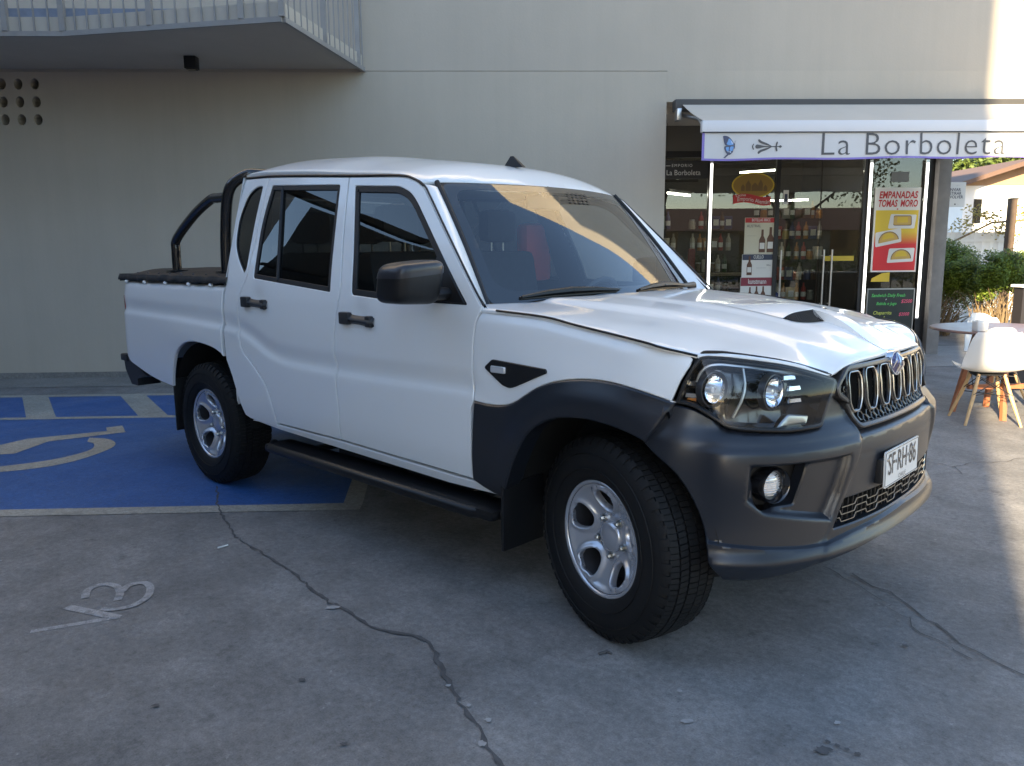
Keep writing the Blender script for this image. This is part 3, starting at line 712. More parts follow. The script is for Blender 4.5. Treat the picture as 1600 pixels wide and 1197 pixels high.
def bumpo(u, z):
    a = abs(u); o = 0
    inz = 1-sstep(ue(z)-.010, ue(z)+.016, a)
    zl = float(np.interp(a, [0,.42,.55,.64,.98], [.478,.460,.446,.450,.482]))
    o -= .004*(1-inz)
    o -= .085*sstep(.784,.822,z)*(1-sstep(ue(z)-.006,ue(z)+.004,a))                       # shelf under the grille
    o -= .030*sstep(.0,.024,fogd(a, z))*(1-inz)                   # hollow round the fog lamp
    o += .014*(1-sstep(zl-.004,zl+.004,z))        # skirt below the crease
    o -= .034*(1-sstep(.30,.45,z))
    k = (1-inz)*(1-sstep(.93,1.08,a))
    o += k*(.016*(1-sstep(.775,.803,z))*sstep(.5,.72,z)-.016*sstep(.803,.85,z))
    o += sstep(.98,1.13,a)*(.004+.026*(1-sstep(.80,.93,z)))
    if a < ue(z)-.02: o -= .004*math.exp(-((z-.728)/.0035)**2)
    return o
def bump_l(u, z): return front(u, z, bumpo(u, z))
bn = [(0,.816),(.20,.816),(.350,.818),(.375,.845),(.405,.885),(.425,.905),(.466,.925),(.495,.925)]+sm([(.52,.900),(.548,.845),(.58,.834)],3)+sm([(.70,.832),(.909,.846),(.963,.865),(1.044,.905),(1.108,.916)],3)+[(1.128,.914)]+sm([(1.152,.885),(1.176,.854),(1.200,.79)],3)+sm([(1.168,.765),(1.079,.696),(1.012,.577),(.984,.476),(.967,.407),(.925,.344)],4)+sm([(.86,.338),(.779,.343),(.66,.362),(.543,.387),(.30,.410),(.12,.415),(0,.415)],3)[:-1]
bo = bn+[(-u, z) for u, z in bn[::-1] if u != 0][::1]
bo = bn[:]+[(0,.415)]+[(-u, z) for u, z in bn[::-1] if abs(u) > 1e-6]
LGH = rc([(-.450,.583),(.450,.583),(.500,.487),(-.500,.487)], .008)
FOGH = [rc([(s*.850,.732,.04),(s*.635,.734,.008),(s*.668,.590,.008),(s*.822,.586,.04)], .02) for s in (1,-1)]
def zlf(a): return float(np.interp(a, [0,.42,.55,.64,.98], [.478,.460,.446,.450,.482]))
BLINES = []
for dz in (-.004, -.0015, .0015, .004): BLINES.append([(-1.0+2.0*k/160, zlf(abs(-1.0+2.0*k/160))+dz) for k in range(161)])
for sg in (-1, 1):
    for du in (-.010, -.0035, .003, .0095, .016): BLINES.append([(sg*(ue(z)+du), z) for z in np.linspace(.43,.90,48)])
    for fp in [offset(FOGP if area(FOGP) > 0 else FOGP[::-1], d_) for d_ in (0,.006,.012,.018,.024)]: BLINES.append([(sg*u, z) for u, z in fp+fp[:1]])
    for z in (.775,.803): BLINES.append([(sg*.40,z),(sg*1.1,z)])
for z in (.784,.803): BLINES.append([(-.37,z),(.37,z)])
bp_ = MB(); patch(bp_, bo, bump_l, [LGH]+FOGH, (.013,.009), flange=.05, bev=.005, sgn=-1, edge=.014, holeflange=.045, lines=BLINES)
bumper = bp_.build('front_bumper', PLAST, truck, fix=False, angle=40)
for s in (1, -1):
    H = FOGH[0 if s == 1 else 1]
    pod = MB(); patch(pod, H if area(H) > 0 else H[::-1], lambda u, z: front(u, z, -.070), (), (.03,.03), flange=0, bev=0, sgn=-1, edge=.02); pod_o = pod.build('fog_lamp_pod', BLACK, bumper, fix=False)
    c = Vector(front(s*.745, .660, -.035)); ax = (Vector(front(s*.745,.660,.0))-c).normalized(); ax = (ax+Vector((.6,0,0))).normalized()
    q = MB(); q.lathe([(.062,-.06),(.060,.004),(.056,.010),(.050,.004),(.042,-.02)], c, ax, 36); q.build('fog_lamp_ring', GLOSSB, bumper)
    q = MB(); q.lathe([(0,-.004),(.02,-.006),(.035,-.012),(.042,-.018)], c, ax, 32)
    fo = q.build('fog_lamp', CLEARW, bumper)
    q = MB()
    for k in range(9):
        zz = -.032+.008*k; hw = math.sqrt(max(0, .038**2-zz**2)); e = ax.cross(Vector((0,0,1))).normalized(); upv = e.cross(ax)
        q.tube([c-ax*.012+upv*zz-e*hw, c-ax*.004+upv*zz, c-ax*.012+upv*zz+e*hw], .0016, 4)
    q.build('fog_lamp_fluting', REFL, fo)
# lower grille
lg = MB(); patch(lg, offset(LGH if area(LGH) > 0 else LGH[::-1], -.01), fl(-.045), (), (.05,.05), flange=0, bev=0, sgn=-1); lgo = lg.build('lower_grille', DARK, bumper, fix=False)
for zz in (.560,.535,.510):
    q = MB(); pts_ = []
    N_ = 88
    for k in range(N_+1):
        u = -.485+.97*k/N_; ph = (k/N_*6+.2) % 1; dz = .008 if ph < .5 else -.008
        if abs(u) < np.interp(zz, [.487,.583],[.495,.447]): pts_.append(front(u, zz+dz, -.012+.006))
    q.tube(pts_, .0019, 5); q.build('grille_bar', CHROMED, lgo)
q = MB()
for k in range(30):
    u = -.46+.92*k/29; q.tube([front(u,.495,-.02), front(u,.578,-.02)], .003, 4)
q.build('grille_web', BLACK, lgo)
# skid strip under the bumper
q = MB(); q.grid(lambda u, v: (lambda p: (p[0]-.06-.10*v, p[1]*.93, .375-.05*v-.02))(front(-.95+1.9*u,.36)), 30, 4); q.build('under_shield', UNDER, truck)
q = MB(); q.grid(lambda u, v: (lambda p: (p[0]-.10-.10*v, p[1]*.97, .335-.030*v))(front(.56+.2*u,.34)), 12, 4)
q.grid(lambda u, v: (lambda p: (p[0]-.10-.10*v, -p[1]*.97, .335-.030*v))(front(.56+.2*u,.34)), 12, 4); q.build('splash_guard', mat('grey_guard', (.12,.12,.11), .6, var=.2), truck)
# ---- upper grille
GR = rc([(-.392,1.026,.02),(.392,1.026,.02),(.468,.968,.02),(.466,.930,.02),(.408,.900,.03),(.352,.812,.02),(-.352,.812,.02),(-.408,.900,.03),(-.466,.930,.02),(-.468,.968,.02)])
if area(GR) < 0: GR = GR[::-1]
gb = MB(); patch(gb, offset(GR,.004), fl(-.040), (), (.05,.04), flange=0, bev=0, sgn=-1); grille = gb.build('grille', DARK, truck, fix=False)
q = MB(); patch(q, GR, lambda u, z: front(u, z, .006 if z > .9 else -.004), [offset(GR,.017)], (.03,.03), flange=.04, bev=.004, sgn=-1, edge=.015); q.build('grille_frame', GUN, grille, fix=False)
def ring(u0, z0, z1, w):
    h = w/2; return [(u0-h*.72,z1),(u0+h*.72,z1),(u0+h,z1-.024),(u0+h*.92,z0+.034),(u0+h*.50,z0),(u0-h*.50,z0),(u0-h*.92,z0+.034),(u0-h,z1-.024)]
for k in range(7):
    u0 = .348-.116*k; a = abs(k-3); z1 = 1.004-.004*max(0,a-2); z0 = .862+(.006 if a == 3 else 0)
    P_ = dens(rc(ring(u0, z0, z1, .084), .012), .012)
    q = MB(); q.tube([front(u, z, -.001) for u, z in P_], .0026, 6, closed=True)
    q.build('grille_slot_trim', CHROMED, grille)
    P2 = dens(rc(ring(u0, z0-.002, z1+.004, .092), .012), .012)
    q = MB(); q.tube([front(u, z, -.011) for u, z in P2], .0075, 8, closed=True); q.build('grille_slot_surround', GLOSSB, grille)
q = MB()
mat('hex_trim', (.22,.22,.21), .3, metal=.9)
def hexr(mb, u0, z0, r, o=-.012, th=.0022): mb.tube([front(u0+r*math.cos(a*math.pi/3), z0+r*.8*math.sin(a*math.pi/3), o) for a in range(6)], th, 4, closed=True)
for k in range(12): hexr(q, -.32+.058*k, .847, .019, -.010, .0026)
for k in range(11): hexr(q, -.291+.058*k, .8335, .018, -.012, .0024)
for s in (-1, 1):
    for (u, z) in ((.415,.985),(.435,.955),(.400,.945),(.42,.925),(.392,.912)): hexr(q, s*u, z, .012)
    for z in (.98,.955,.93,.905): 
        for j in range(3): hexr(q, s*(.29-.116*j), z, .010, -.02)
q.build('grille_honeycomb', MATS['hex_trim'], grille)
# badge
c = Vector(front(.02, 1.0, .004)); ax = Vector((1,-.10,.10)).normalized(); e = ax.cross(Vector((0,0,1))).normalized()*1.0; upv = e.cross(ax)
if e.y > 0: e = -e
if upv.z < 0: upv = -upv
def dome(r): return .030-.030*(r/.047)**2
q = MB(); q.lathe([(.030,-.03),(.047,-.03),(.0475,.004),(.045,.009),(.041,.009),(.039,.005)], c, ax, 40); badge = q.build('badge', CHROME, grille)
q = MB(); q.lathe([(0,dome(0)-.004),(.01,dome(.01)-.004),(.02,dome(.02)-.004),(.03,dome(.03)-.004),(.040,dome(.040)-.004)], c, ax, 40); q.build('badge_field', mat('badge_blue_black', (.10,.10,.22), .15, metal=.6, coat=1), badge)
q = MB()
def bpt(a_, b_): return c+ax*(dome(min(.042,math.hypot(a_,b_)))-.002)+e*a_+upv*b_
for s in (-1, 1):
    q.tube([bpt(s*.003,.036), bpt(s*.009,.014), bpt(s*.013,-.008), bpt(s*.012,-.038)], [.002,.005,.006,.003], 6)
    q.tube([bpt(s*.009,.034), bpt(s*.024,.010), bpt(s*.034,-.016)], [.0022,.0045,.002], 6)
q.build('badge_emblem', CHROME, badge)
# plate
pc = Vector(front(.02,.638,.046)); 
def pl3(a_, b_, o=0): return Vector((.742+o-.02*b_, -.072+a_, .650+b_))
q = MB(); pp = rc([(-.18,-.065),(.18,-.065),(.18,.065),(-.18,.065)], .012)
q.prism(pp, -.002, .003, lambda a_, b_, h: pl3(a_, b_, h)); plate = q.build('licence_plate', PLATEW, bumper)
q = MB(); text_mb('SF·RH·86', .108, lambda x, y: pl3(x, y+.010, .0045), q, sx=.74, bold=.0006); q.build('plate_lettering', PLATEK, plate, fix=False)
q = MB(); text_mb('CHILE', .022, lambda x, y: pl3(x, y-.047, .0045), q, sx=1.1, spacing=1.3); q.build('plate_country', PLATEK, plate, fix=False)
q = MB(); q.tube([pl3(a_, b_, .0035) for a_, b_ in dens(rc([(-.175,-.060),(.175,-.060),(.175,.060),(-.175,.060)], .010),.02)], .0012, 4, closed=True); q.build('plate_edge', PLATEK, plate)
q = MB(); q.box(.70, .738, -.262,.118,.602,.690,.008); q.build('plate_bracket', BLACK, bumper)
q = MB()
for yy in (-.155,.11): q.lathe([(0,.004),(.006,.004),(.007,0)], pl3(yy,.035,.003), (1,0,0), 10)
q.build('plate_bolt', CHROMED, plate)
# ---- mirrors
def mirr(mb):
    mb.grid(lambda u, v: mshape(u, v), 28, 20)
def mshape(u, v):
    th = 2*math.pi*u; ph = math.pi*(v-.5)
    def se(c, p): return math.copysign(abs(c)**p, c)
    cx_ = se(math.cos(ph), .36)*se(math.cos(th), .42); cy_ = se(math.cos(ph), .36)*se(math.sin(th), .42); cz_ = se(math.sin(ph), .45)
    x = cx_*.075 if cx_ < 0 else cx_*.095; y = cy_*.120; z = cz_*.084
    z += .010*(y/.128) * (1 if z > 0 else -.6); x -= .03*(y/.128)*0
    return (-.845+x+.02*(z/.09), -1.045+y, 1.292+z)
def mup(mb):
    mirr(mb)
mh = both('door_mirror', mup, BLACK, angle=60)
cap = MB(); cap.grid(lambda u, v: (lambda p: (p[0]+(p[0]+.845)*.03, -1.045+(p[1]+1.045)*1.02, 1.292+(p[2]-1.292)*1.03))(mshape(u, .53+.47*v)), 28, 10)
both_sub('mirror_cap', cap, SATB, mh)
armm = MB(); armm.grid(lambda u, v: (lambda t, r_: (-.815+.045*math.cos(2*math.pi*v), -.95+.10*t, 1.245+.026*math.sin(2*math.pi*v)))(u, 0), 6, 16); both_sub('mirror_arm', armm, BLACK, mh)
mg = MB(); mg.box(-.922,-.916,-1.13,-.96,1.235,1.35,.002); both_sub('mirror_glass', mg, REFL, mh)
# the far mirror is folded back against its door
for o_ in [o for o in truck.children if o.name.startswith('door_mirror')]:
    far_ = sum(v.co.y for v in o_.data.vertices) > 0
    if far_:
        for m_ in [o_]+list(o_.children):
            m_.data = m_.data.copy()
            for v in m_.data.vertices: c_ = Vector(v.co); v.co = Vector((-1.03+(c_.y-1.045)*-.9, .945+(c_.x+.845)*.55, c_.z))
# ---- side step, flaps
def step(mb):
    mb.box(-2.26,-.50,-.935,-.765,.345,.392,.020)
    mb.tube([(-2.28,-.86,.372),(-2.20,-.925,.372),(-.62,-.925,.366),(-.50,-.86,.366)], .026, 12)
    for x in (-2.0,-1.35,-.75): mb.box(x-.03,x+.03,-.80,-.55,.36,.38)
both('side_step', step, STEPB)
for s in (-1, 1):
    q = MB(); q.box(-.485,-.470, min(s*.66,s*.90), max(s*.66,s*.90), .225,.50,.003); q.build('mud_flap', BLACK, truck)
    q = MB(); q.box(-3.475,-3.460, min(s*.64,s*.885), max(s*.64,s*.885), .275,.62,.003); q.build('mud_flap', BLACK, truck)
# rear bumper
q = MB()
for s in (-1, 1):
    q.prism([(-4.28,.71),(-4.33,.69),(-4.31,.60),(-4.22,.50),(-4.11,.50),(-4.11,.55),(-3.94,.585),(-4.10,.635),(-4.22,.70)], s*.70, s*.86, lambda a_, b_, h: Vector((a_, h, b_)))
q.box(-4.32,-4.22,-.70,.70,.50,.66,.01); q.box(-4.34,-4.24,-.88,.88,.665,.715,.012); q.build('rear_bumper', PLAST2, truck)
# ---- underbody
q = MB(); q.box(-4.1,.35,-.55,.55,.42,.60); q.box(-2.62,-.5,-.78,.78,.46,.52); q.box(-4.0,.30,-.50,-.38,.36,.50); q.box(-4.0,.30,.38,.50,.36,.50); q.tube([(-3.04,-.75,.385),(-3.04,.75,.385)], .05, 12)
q.tube([(-.0,-.70,.36),(0,.70,.36)], .035, 10); q.box(-1.9,-.9,-.7,-.4,.33,.45,.02); q.box(-.3,.45,-.45,.45,.60,.98); q.box(-.1,.40,-.40,.40,.30,.45,.02); q.tube([(-.1,-.6,.33),(-.35,-.5,.34),(-.45,-.45,.4)], .02, 8)
q.build('underbody', UNDER, truck)
q = MB(); q.box(-.55,-.50,-.80,.80,.5,1.13); q.box(-2.70,-.5,-.80,.80,.50,.54); q.build('firewall', DARK, truck)
# cabin
q = MB(); q.grid(lambda u, v: (-.62-.42*v, -.72+1.44*u, 1.165+.03*math.sin(v*3)-.20*sstep(.75,1,v)+.02*math.exp(-((u-.75)/.12)**2)*math.sin(v*3)), 24, 12); q.box(-1.05,-.72,-.72,.72,.75,.99,.03); q.build('dashboard', DASH, truck)
def seat(y, x, w, nm='seat', hr=True):
    s_ = MB(); s_.box(x-.30,x+.22,y-w/2,y+w/2,.80,.95,.05); s_.box(x-.42,x-.26,y-w/2,y+w/2,.88,1.42,.055, rot=Matrix.Rotation(R(-10),3,'Y'))
    o = s_.build(nm, SEAT, truck)
    if hr:
        for yy in ([y] if w < .7 else [y-.4, y, y+.4]):
            h_ = MB(); h_.box(x-.44,x-.34,yy-.125,yy+.125,1.47,1.66,.045); h_.build('headrest', SEAT, o)
            h_ = MB(); h_.tube([(x-.39,yy-.05,1.38),(x-.39,yy-.05,1.5)], .006, 6); h_.tube([(x-.39,yy+.05,1.38),(x-.39,yy+.05,1.5)], .006, 6); h_.build('headrest_post', CHROMED, o)
seat(-.38,-1.35,.50); seat(.38,-1.35,.50); seat(0,-2.15,1.25)
q = MB(); q.box(-1.80,-1.70,0.600,0.840,1.228,1.588,.04); q.build('hanging_red_cover', SEATR, truck)
sw = MB(); C_ = Vector((-1.02,.38,1.10)); A_ = Vector((-.9,0,.45)).normalized(); E1 = Vector((0,1,0)); E2 = A_.cross(E1)
sw.tube([C_+E1*.185*math.cos(a*math.pi/16)+E2*.185*math.sin(a*math.pi/16) for a in range(32)], .015, 8, closed=True)
sw.tube([C_-E1*.18, C_, C_+E1*.18], .018, 6); sw.tube([C_, C_-A_*.15], .03, 8); sw.build('steering_wheel', DASH, truck)
q = MB(); q.box(-1.06,-1.03,-.12,.12,1.62,1.69,.012); q.tube([(-1.04,0,1.68),(-1.02,0,1.735)], .01, 6); q.build('rear_view_mirror', DASH, truck)
hl_ = MB(); hl_.grid(lambda u, v: (-1.12-1.55*u, -.62+1.24*v, 1.70+.08*u), 4, 4); hl_.build('headliner', mat('headliner_cloth', (.45,.44,.42), .9), truck)

# ------------------------------------------------------------------ wheels
def make_wheel():
    """axis along -y (outer face), centre at the origin"""
    P = {}
    t = MB(); Rt = .382
    prof = [(.212,.098),(.222,.112),(.232,.118),(.250,.124),(.275,.1285),(.300,.1275),(.330,.122),(.350,.114),(.362,.106),(.369,.095)]
    full = prof+[(.3715,.05),(.372,0),(.3715,-.05)]+[(r, -h) for r, h in prof[::-1]]
    t.lathe(full, (0,0,0), (0,-1,0), 96)
    N_ = 56; rib = [(-.100,-.066),(-.060,-.026),(-.020,.020),(.026,.060),(.066,.100)]
    for ri, (h0, h1) in enumerate(rib):
        for k in range(N_):
            ph = (ri*.37) % 1; a0 = 2*math.pi*(k+ph)/N_; span = 2*math.pi/N_
            for sub in range(2):
                b0 = a0+span*(.02+.49*sub); b1 = b0+span*(.43 if sub == 0 else .40); sk_ = .006*(-1 if ri % 2 else 1)
                vs = []
                for rr in (.366, Rt-.0012*abs(ri-2)*1.2):
                    for aa, hh in ((b0, h0), (b1, h0), (b1, h1), (b0, h1)):
                        rr2 = rr-(.006 if (ri in (0, 4) and abs(hh) > .09 and rr > .37) else 0)
                        a2 = aa+sk_*(1 if hh == h1 else 0)*1.2
                        vs.append((rr2*math.cos(a2), -hh, rr2*math.sin(a2)))
                t.add(vs, [(0,1,2,3),(4,7,6,5),(0,4,5,1),(1,5,6,2),(2,6,7,3),(3,7,4,0)])
    for sg in (-1, 1):         # shoulder lugs
        for k in range(N_):
            a0 = 2*math.pi*(k+.1)/N_; a1 = a0+2*math.pi/N_*.62; vs = []
            for aa in (a0, a1):
                for rr, hh in ((.376,.098),(.366,.110),(.346,.1195),(.344,.112),(.362,.098)): vs.append((rr*math.cos(aa), -sg*hh, rr*math.sin(aa)))
            t.add(vs, [(0,1,6,5),(1,2,7,6),(2,3,8,7),(0,4,3,2,1),(5,6,7,8,9)])
    P['tyre'] = t
    # sidewall rings
    for r0 in (.262,.318): t.lathe([(r0-.002,.127),(r0,.1305),(r0+.002,.127)], (0,0,0), (0,-1,0), 96)
    # rim face
    def zprof(r): return float(np.interp(r, [0,.058,.066,.078,.092,.12,.155,.180,.196,.203], [.046,.048,.046,.044,.046,.058,.074,.086,.098,.100]))
    wins = []
    for k in range(5):
        ca = 2*math.pi*k/5+R(90); w_ = []
        for r_, da in ((.103,-.22),(.120,-.31),(.150,-.35),(.174,-.29),(.183,0),(.174,.29),(.150,.35),(.120,.31),(.103,.22),(.095,0)): w_.append((r_*math.cos(ca+da), r_*math.sin(ca+da)))
        wins.append(rc(w_, .013, 3))
    WA = [np.array(w) for w in wins]
    def face(x, z):
        r = math.hypot(x, z); h = zprof(r); D = min(float(np.hypot(w[:,0]-x, w[:,1]-z).min()) for w in WA)
        h += .014*math.exp(-(max(0, D-.006)/.010)**2)
        ang = math.atan2(z, x); sp = math.cos(5*(ang-R(90)-math.pi/5)); 
        h -= .006*max(0, sp)**4*sstep(.075,.10,r)*(1-sstep(.15,.18,r))*(1 if D > .012 else 0)*0
        return (x, -h, z)
    disc = [(.203*math.cos(a*math.pi/48), .203*math.sin(a*math.pi/48)) for a in range(96)]
    rim = MB(); patch(rim, disc, face, wins, (.006,.006), flange=.014, bev=.003, sgn=1, edge=.009, holeflange=.030)
    P['rim'] = rim
    lipr = MB(); lipr.lathe([(.203,.100),(.206,.106),(.214,.108),(.219,.103),(.221,.096)], (0,0,0), (0,-1,0), 96)
    P['rim_lip'] = lipr
    bar = MB(); bar.lathe([(.200,.085),(.194,.06),(.190,.0),(.190,-.10)], (0,0,0), (0,-1,0), 64); P['rim_barrel'] = bar
    cap_ = MB(); cap_.lathe([(0,.068),(.02,.0675),(.045,.064),(.056,.058),(.060,.048),(.060,.036)], (0,0,0), (0,-1,0), 40); P['hub_cap'] = cap_
    em = MB()
    for s in (-1, 1): em.tube([(s*.004,-.0665,.014),(s*.006,-.0660,.0),(s*.006,-.065,-.014)], .0015, 4); em.tube([(s*.008,-.0665,.010),(s*.013,-.064,-.008)], .0012, 4)
    P['cap_emblem'] = em
    nuts = []
    for k in range(5):
        a = 2*math.pi*(k+.5)/5+R(90); n_ = MB(); c_ = (.074*math.cos(a), -.050, .074*math.sin(a)); n_.lathe([(0,.018),(.006,.017),(.0095,.012),(.0095,-.01)], c_, (0,-1,0), 6); n_.lathe([(.0145,-.010),(.0145,.002),(.0125,.002),(.0115,-.01)], c_, (0,-1,0), 16); nuts.append(n_)
    P['nuts'] = nuts
    dk = MB(); dk.lathe([(0,-.005),(.15,-.005),(.15,-.02),(.19,-.02)], (0,0,0), (0,-1,0), 40); P['brake_disc'] = dk
    cal = MB(); cal.box(.05,.15,-.035,.02,-.09,.09,.01); P['caliper'] = cal
    return P
WH = make_wheel()
DISCM = mat('brake_metal', (.025,.024,.023), .6, metal=.2)
BARM = mat('rim_inside', (.05,.05,.055), .5, metal=.5)
def build_wheel():
    w = bpy.data.objects.new('wheel', None); COL.objects.link(w); w.parent = truck; WL[w.name] = Vector((0,0,0)); w.empty_display_size = .1
    def b(mb, nm, m, ang=34, fix=False): return mb.build(nm, m, w, fix=fix, angle=ang)
    b(WH['tyre'], 'tyre', RUBBER, 30, True); b(WH['rim'], 'rim', SILVER, 55); b(WH['rim_lip'], 'rim_lip', SILVER, 60, True); b(WH['rim_barrel'], 'rim_barrel', BARM, 60, True); b(WH['hub_cap'], 'hub_cap', SILVER, 60, True); b(WH['cap_emblem'], 'cap_emblem', GUN)
    for n_ in WH['nuts']: b(n_, 'wheel_nut', CHROMED, 30, True)
    b(WH['brake_disc'], 'brake_disc', DISCM, 30, True); b(WH['caliper'], 'brake_caliper', DISCM, 30, True)
    return w
w0 = build_wheel()
def copyw():
    c = w0.copy(); COL.objects.link(c)
    for ch in w0.children:
        d = ch.copy(); COL.objects.link(d); d.parent = c
    return c
STEER = .27
wheels = [w0, copyw(), copyw(), copyw()]
for w, (x, y, rz) in zip(wheels, [(0,-.757,-STEER),(-3.04,-.757,0),(0,.757,math.pi-STEER),(-3.04,.757,math.pi)]):
    w.rotation_euler = (0,0,rz); w.location = (x, y, .378)
wheels[0].rotation_euler = (0,0,-STEER)
# ------------------------------------------------------------------ ground
def concrete(name, c1, c2, rough=.85, stain=.5, wear=None):
    m = bpy.data.materials.new(name); m.use_nodes = True; MATS[name] = m; n = m.node_tree.nodes; l = m.node_tree.links; b = n['Principled BSDF']
    b.inputs['Specular IOR Level'].default_value = .35
    tc = n.new('ShaderNodeTexCoord')
    def noi(s, d, r, off=0):
        q = n.new('ShaderNodeTexNoise'); q.inputs['Scale'].default_value = s; q.inputs['Detail'].default_value = d; q.inputs['Roughness'].default_value = r
        mp = n.new('ShaderNodeMapping'); mp.inputs[1].default_value = (off, off*.7, 0); l.new(tc.outputs['Object'], mp.inputs[0]); l.new(mp.outputs[0], q.inputs[0]); return q.outputs[0]
    def rng(o, a, b_, c, d):
        q = n.new('ShaderNodeMapRange'); q.inputs[1].default_value=a; q.inputs[2].default_value=b_; q.inputs[3].default_value=c; q.inputs[4].default_value=d; l.new(o, q.inputs[0]); return q.outputs[0]
    def mix(f, a, b_, t='MIX'):
        q = n.new('ShaderNodeMix'); q.data_type='RGBA'; q.blend_type=t
        if hasattr(f, 'links'): l.new(f, q.inputs[0])
        else: q.inputs[0].default_value = f
        for k, v in ((6, a), (7, b_)):
            if hasattr(v, 'links'): l.new(v, q.inputs[k])
            else: q.inputs[k].default_value = (*v, 1) if isinstance(v, tuple) else (v, v, v, 1)
        return q.outputs[2]
    base = mix(rng(noi(.55, 8, .62), .35, .65, 0, 1), c1, c2)
    base = mix(1, base, rng(noi(3.2, 10, .72, 5), .3, .7, 1-.26*stain, 1+.26*stain), 'MULTIPLY')
    base = mix(1, base, rng(noi(38, 6, .7, 9), .3, .7, .74, 1.24), 'MULTIPLY')
    base = mix(1, base, rng(noi(150, 5, .8, 19), .32, .68, .72, 1.25), 'MULTIPLY')
    base = mix(rng(noi(.9, 5, .6, 33), .56, .70, 0, .30*stain), base, tuple(x*.62 for x in c1))
    base = mix(rng(noi(9, 7, .65, 15), .60, .68, 0, .5*stain), base, tuple(x*.55 for x in c1))      # dark stains
    base = mix(rng(noi(15, 8, .7, 25), .645, .70, 0, .45*stain), base, tuple(min(1, x*1.7) for x in c2))  # pale scuffs
    v = n.new('ShaderNodeTexVoronoi'); v.inputs['Scale'].default_value = 26; l.new(tc.outputs['Object'], v.inputs[0])
    base = mix(rng(v.outputs['Distance'], .05, .085, .55*stain, 0), base, tuple(x*.45 for x in c1))
    if wear: base = mix(rng(noi(wear[0], 9, .75, 41), wear[1], wear[1]+.05, 0, .85), base, wear[2])
    l.new(base, b.inputs['Base Color'])
    l.new(rng(noi(2.5, 6, .6, 3), .3, .7, rough-.14, rough+.08), b.inputs['Roughness'])
    bp = n.new('ShaderNodeBump'); bp.inputs['Strength'].default_value = .35; bp.inputs['Distance'].default_value = .006; l.new(noi(70, 8, .75, 2), bp.inputs['Height'])
    b2 = n.new('ShaderNodeBump'); b2.inputs['Strength'].default_value = .25; b2.inputs['Distance'].default_value = .03; l.new(noi(4, 4, .6, 7), b2.inputs['Height']); l.new(bp.outputs[0], b2.inputs['Normal'])
    l.new(b2.outputs[0], b.inputs['Normal']); return m
GROUND = concrete('ground_concrete', (.158,.153,.149), (.228,.220,.212), .78, 1.15)
BLUE = concrete('blue_paint', (.028,.088,.255), (.040,.115,.31), .55, .45, (7, .64, (.17,.165,.16)))
CREAM = concrete('cream_paint', (.29,.275,.24), (.35,.335,.29), .7, .6, (11, .60, (.18,.175,.165)))
CURBM = concrete('kerb_concrete', (.20,.195,.18), (.26,.25,.235), .8, .5)
TILE = concrete('terrace_floor', (.24,.23,.22), (.30,.29,.27), .6, .3)
WALLM = mat('wall_render', (.475,.425,.350), .9, spec=.2, var=.045, vscale=.8, bump=.12, bscale=45, streak=.055)
WALLM2 = mat('upper_wall_render', (.465,.415,.345), .9, spec=.2, var=.04, vscale=.7, bump=.12, bscale=45, streak=.05)
SOFF = mat('soffit', (.46,.42,.36), .85, var=.06, vscale=2)

g = MB(); g.add([(-150,-150,0),(150,-150,0),(150,150,0),(-150,150,0)], [(0,1,2,3)]); structure(g.build('ground', GROUND, smooth=False))
def flat(name, polys, z, m, tf=F):
    q = MB()
    for p in polys: q.add([tuple(tf(a, d, z)) for a, d in p], [tuple(range(len(p)))])
    o = q.build(name, m, smooth=False)
    return structure(o)
flat('terrace_floor', [[(2.14,9.36),(6.45,9.36),(14,9.36),(14,11.4),(2.14,11.4)]], .004, TILE)
flat('gutter', [[(-14,8.72),(2.0,8.72),(2.0,9.40),(-14,9.40)]], .004, CURBM)
flat('parking_bay', [[(-9,4.40),(-.80,4.40),(-1.02,8.13),(-9,8.13)]], .0015, BLUE)
flat('road_marking', [[(-9,4.28),(-.70,4.28),(-.70,4.40),(-9,4.40)], [(-9,6.955),(-.95,6.955),(-.95,7.05),(-9,7.05)], [(-9,8.10),(-.9,8.10),(-.9,8.22),(-9,8.22)],
     [(-.81,4.401),(-.70,4.401),(-.93,8.099),(-1.03,8.099)]]+
     [[(-4.06+.98*k,7.051),(-3.80+.98*k,7.051),(-4.42+.98*k,8.099),(-4.68+.98*k,8.099)] for k in (-3,-2,-1,0,1,2)], .0032, CREAM)
# wheelchair symbol, traced on the ground
sym1 = [(-4.35,6.02),(-3.95,6.10),(-3.60,6.21),(-3.32,6.33),(-3.13,6.46),(-3.17,6.56),(-3.04,6.64),(-2.90,6.40),(-3.02,6.36),(-3.37,6.10),(-3.40,5.93),(-3.46,5.69),(-3.60,5.70),(-3.90,5.80)]
sym1 = [(-4.3,5.72),(-3.75,5.84),(-3.57,6.20),(-3.07,6.43),(-3.14,6.57),(-3.04,6.64),(-2.90,6.38),(-3.36,6.09),(-3.40,5.72),(-3.75,5.62),(-4.3,5.55)]
oc = sm([(-3.10,6.20),(-2.93,6.14),(-2.80,5.98),(-2.77,5.78),(-2.84,5.50),(-2.98,5.32),(-3.24,5.20),(-3.6,5.10),(-4.1,5.08)],4); ic = sm([(-4.1,5.19),(-3.6,5.21),(-3.29,5.36),(-3.08,5.48),(-2.96,5.62),(-2.90,5.80),(-2.96,5.98),(-3.05,6.06)],4)
flat('disabled_parking_symbol', [sym1, oc+ic], .0034, CREAM)
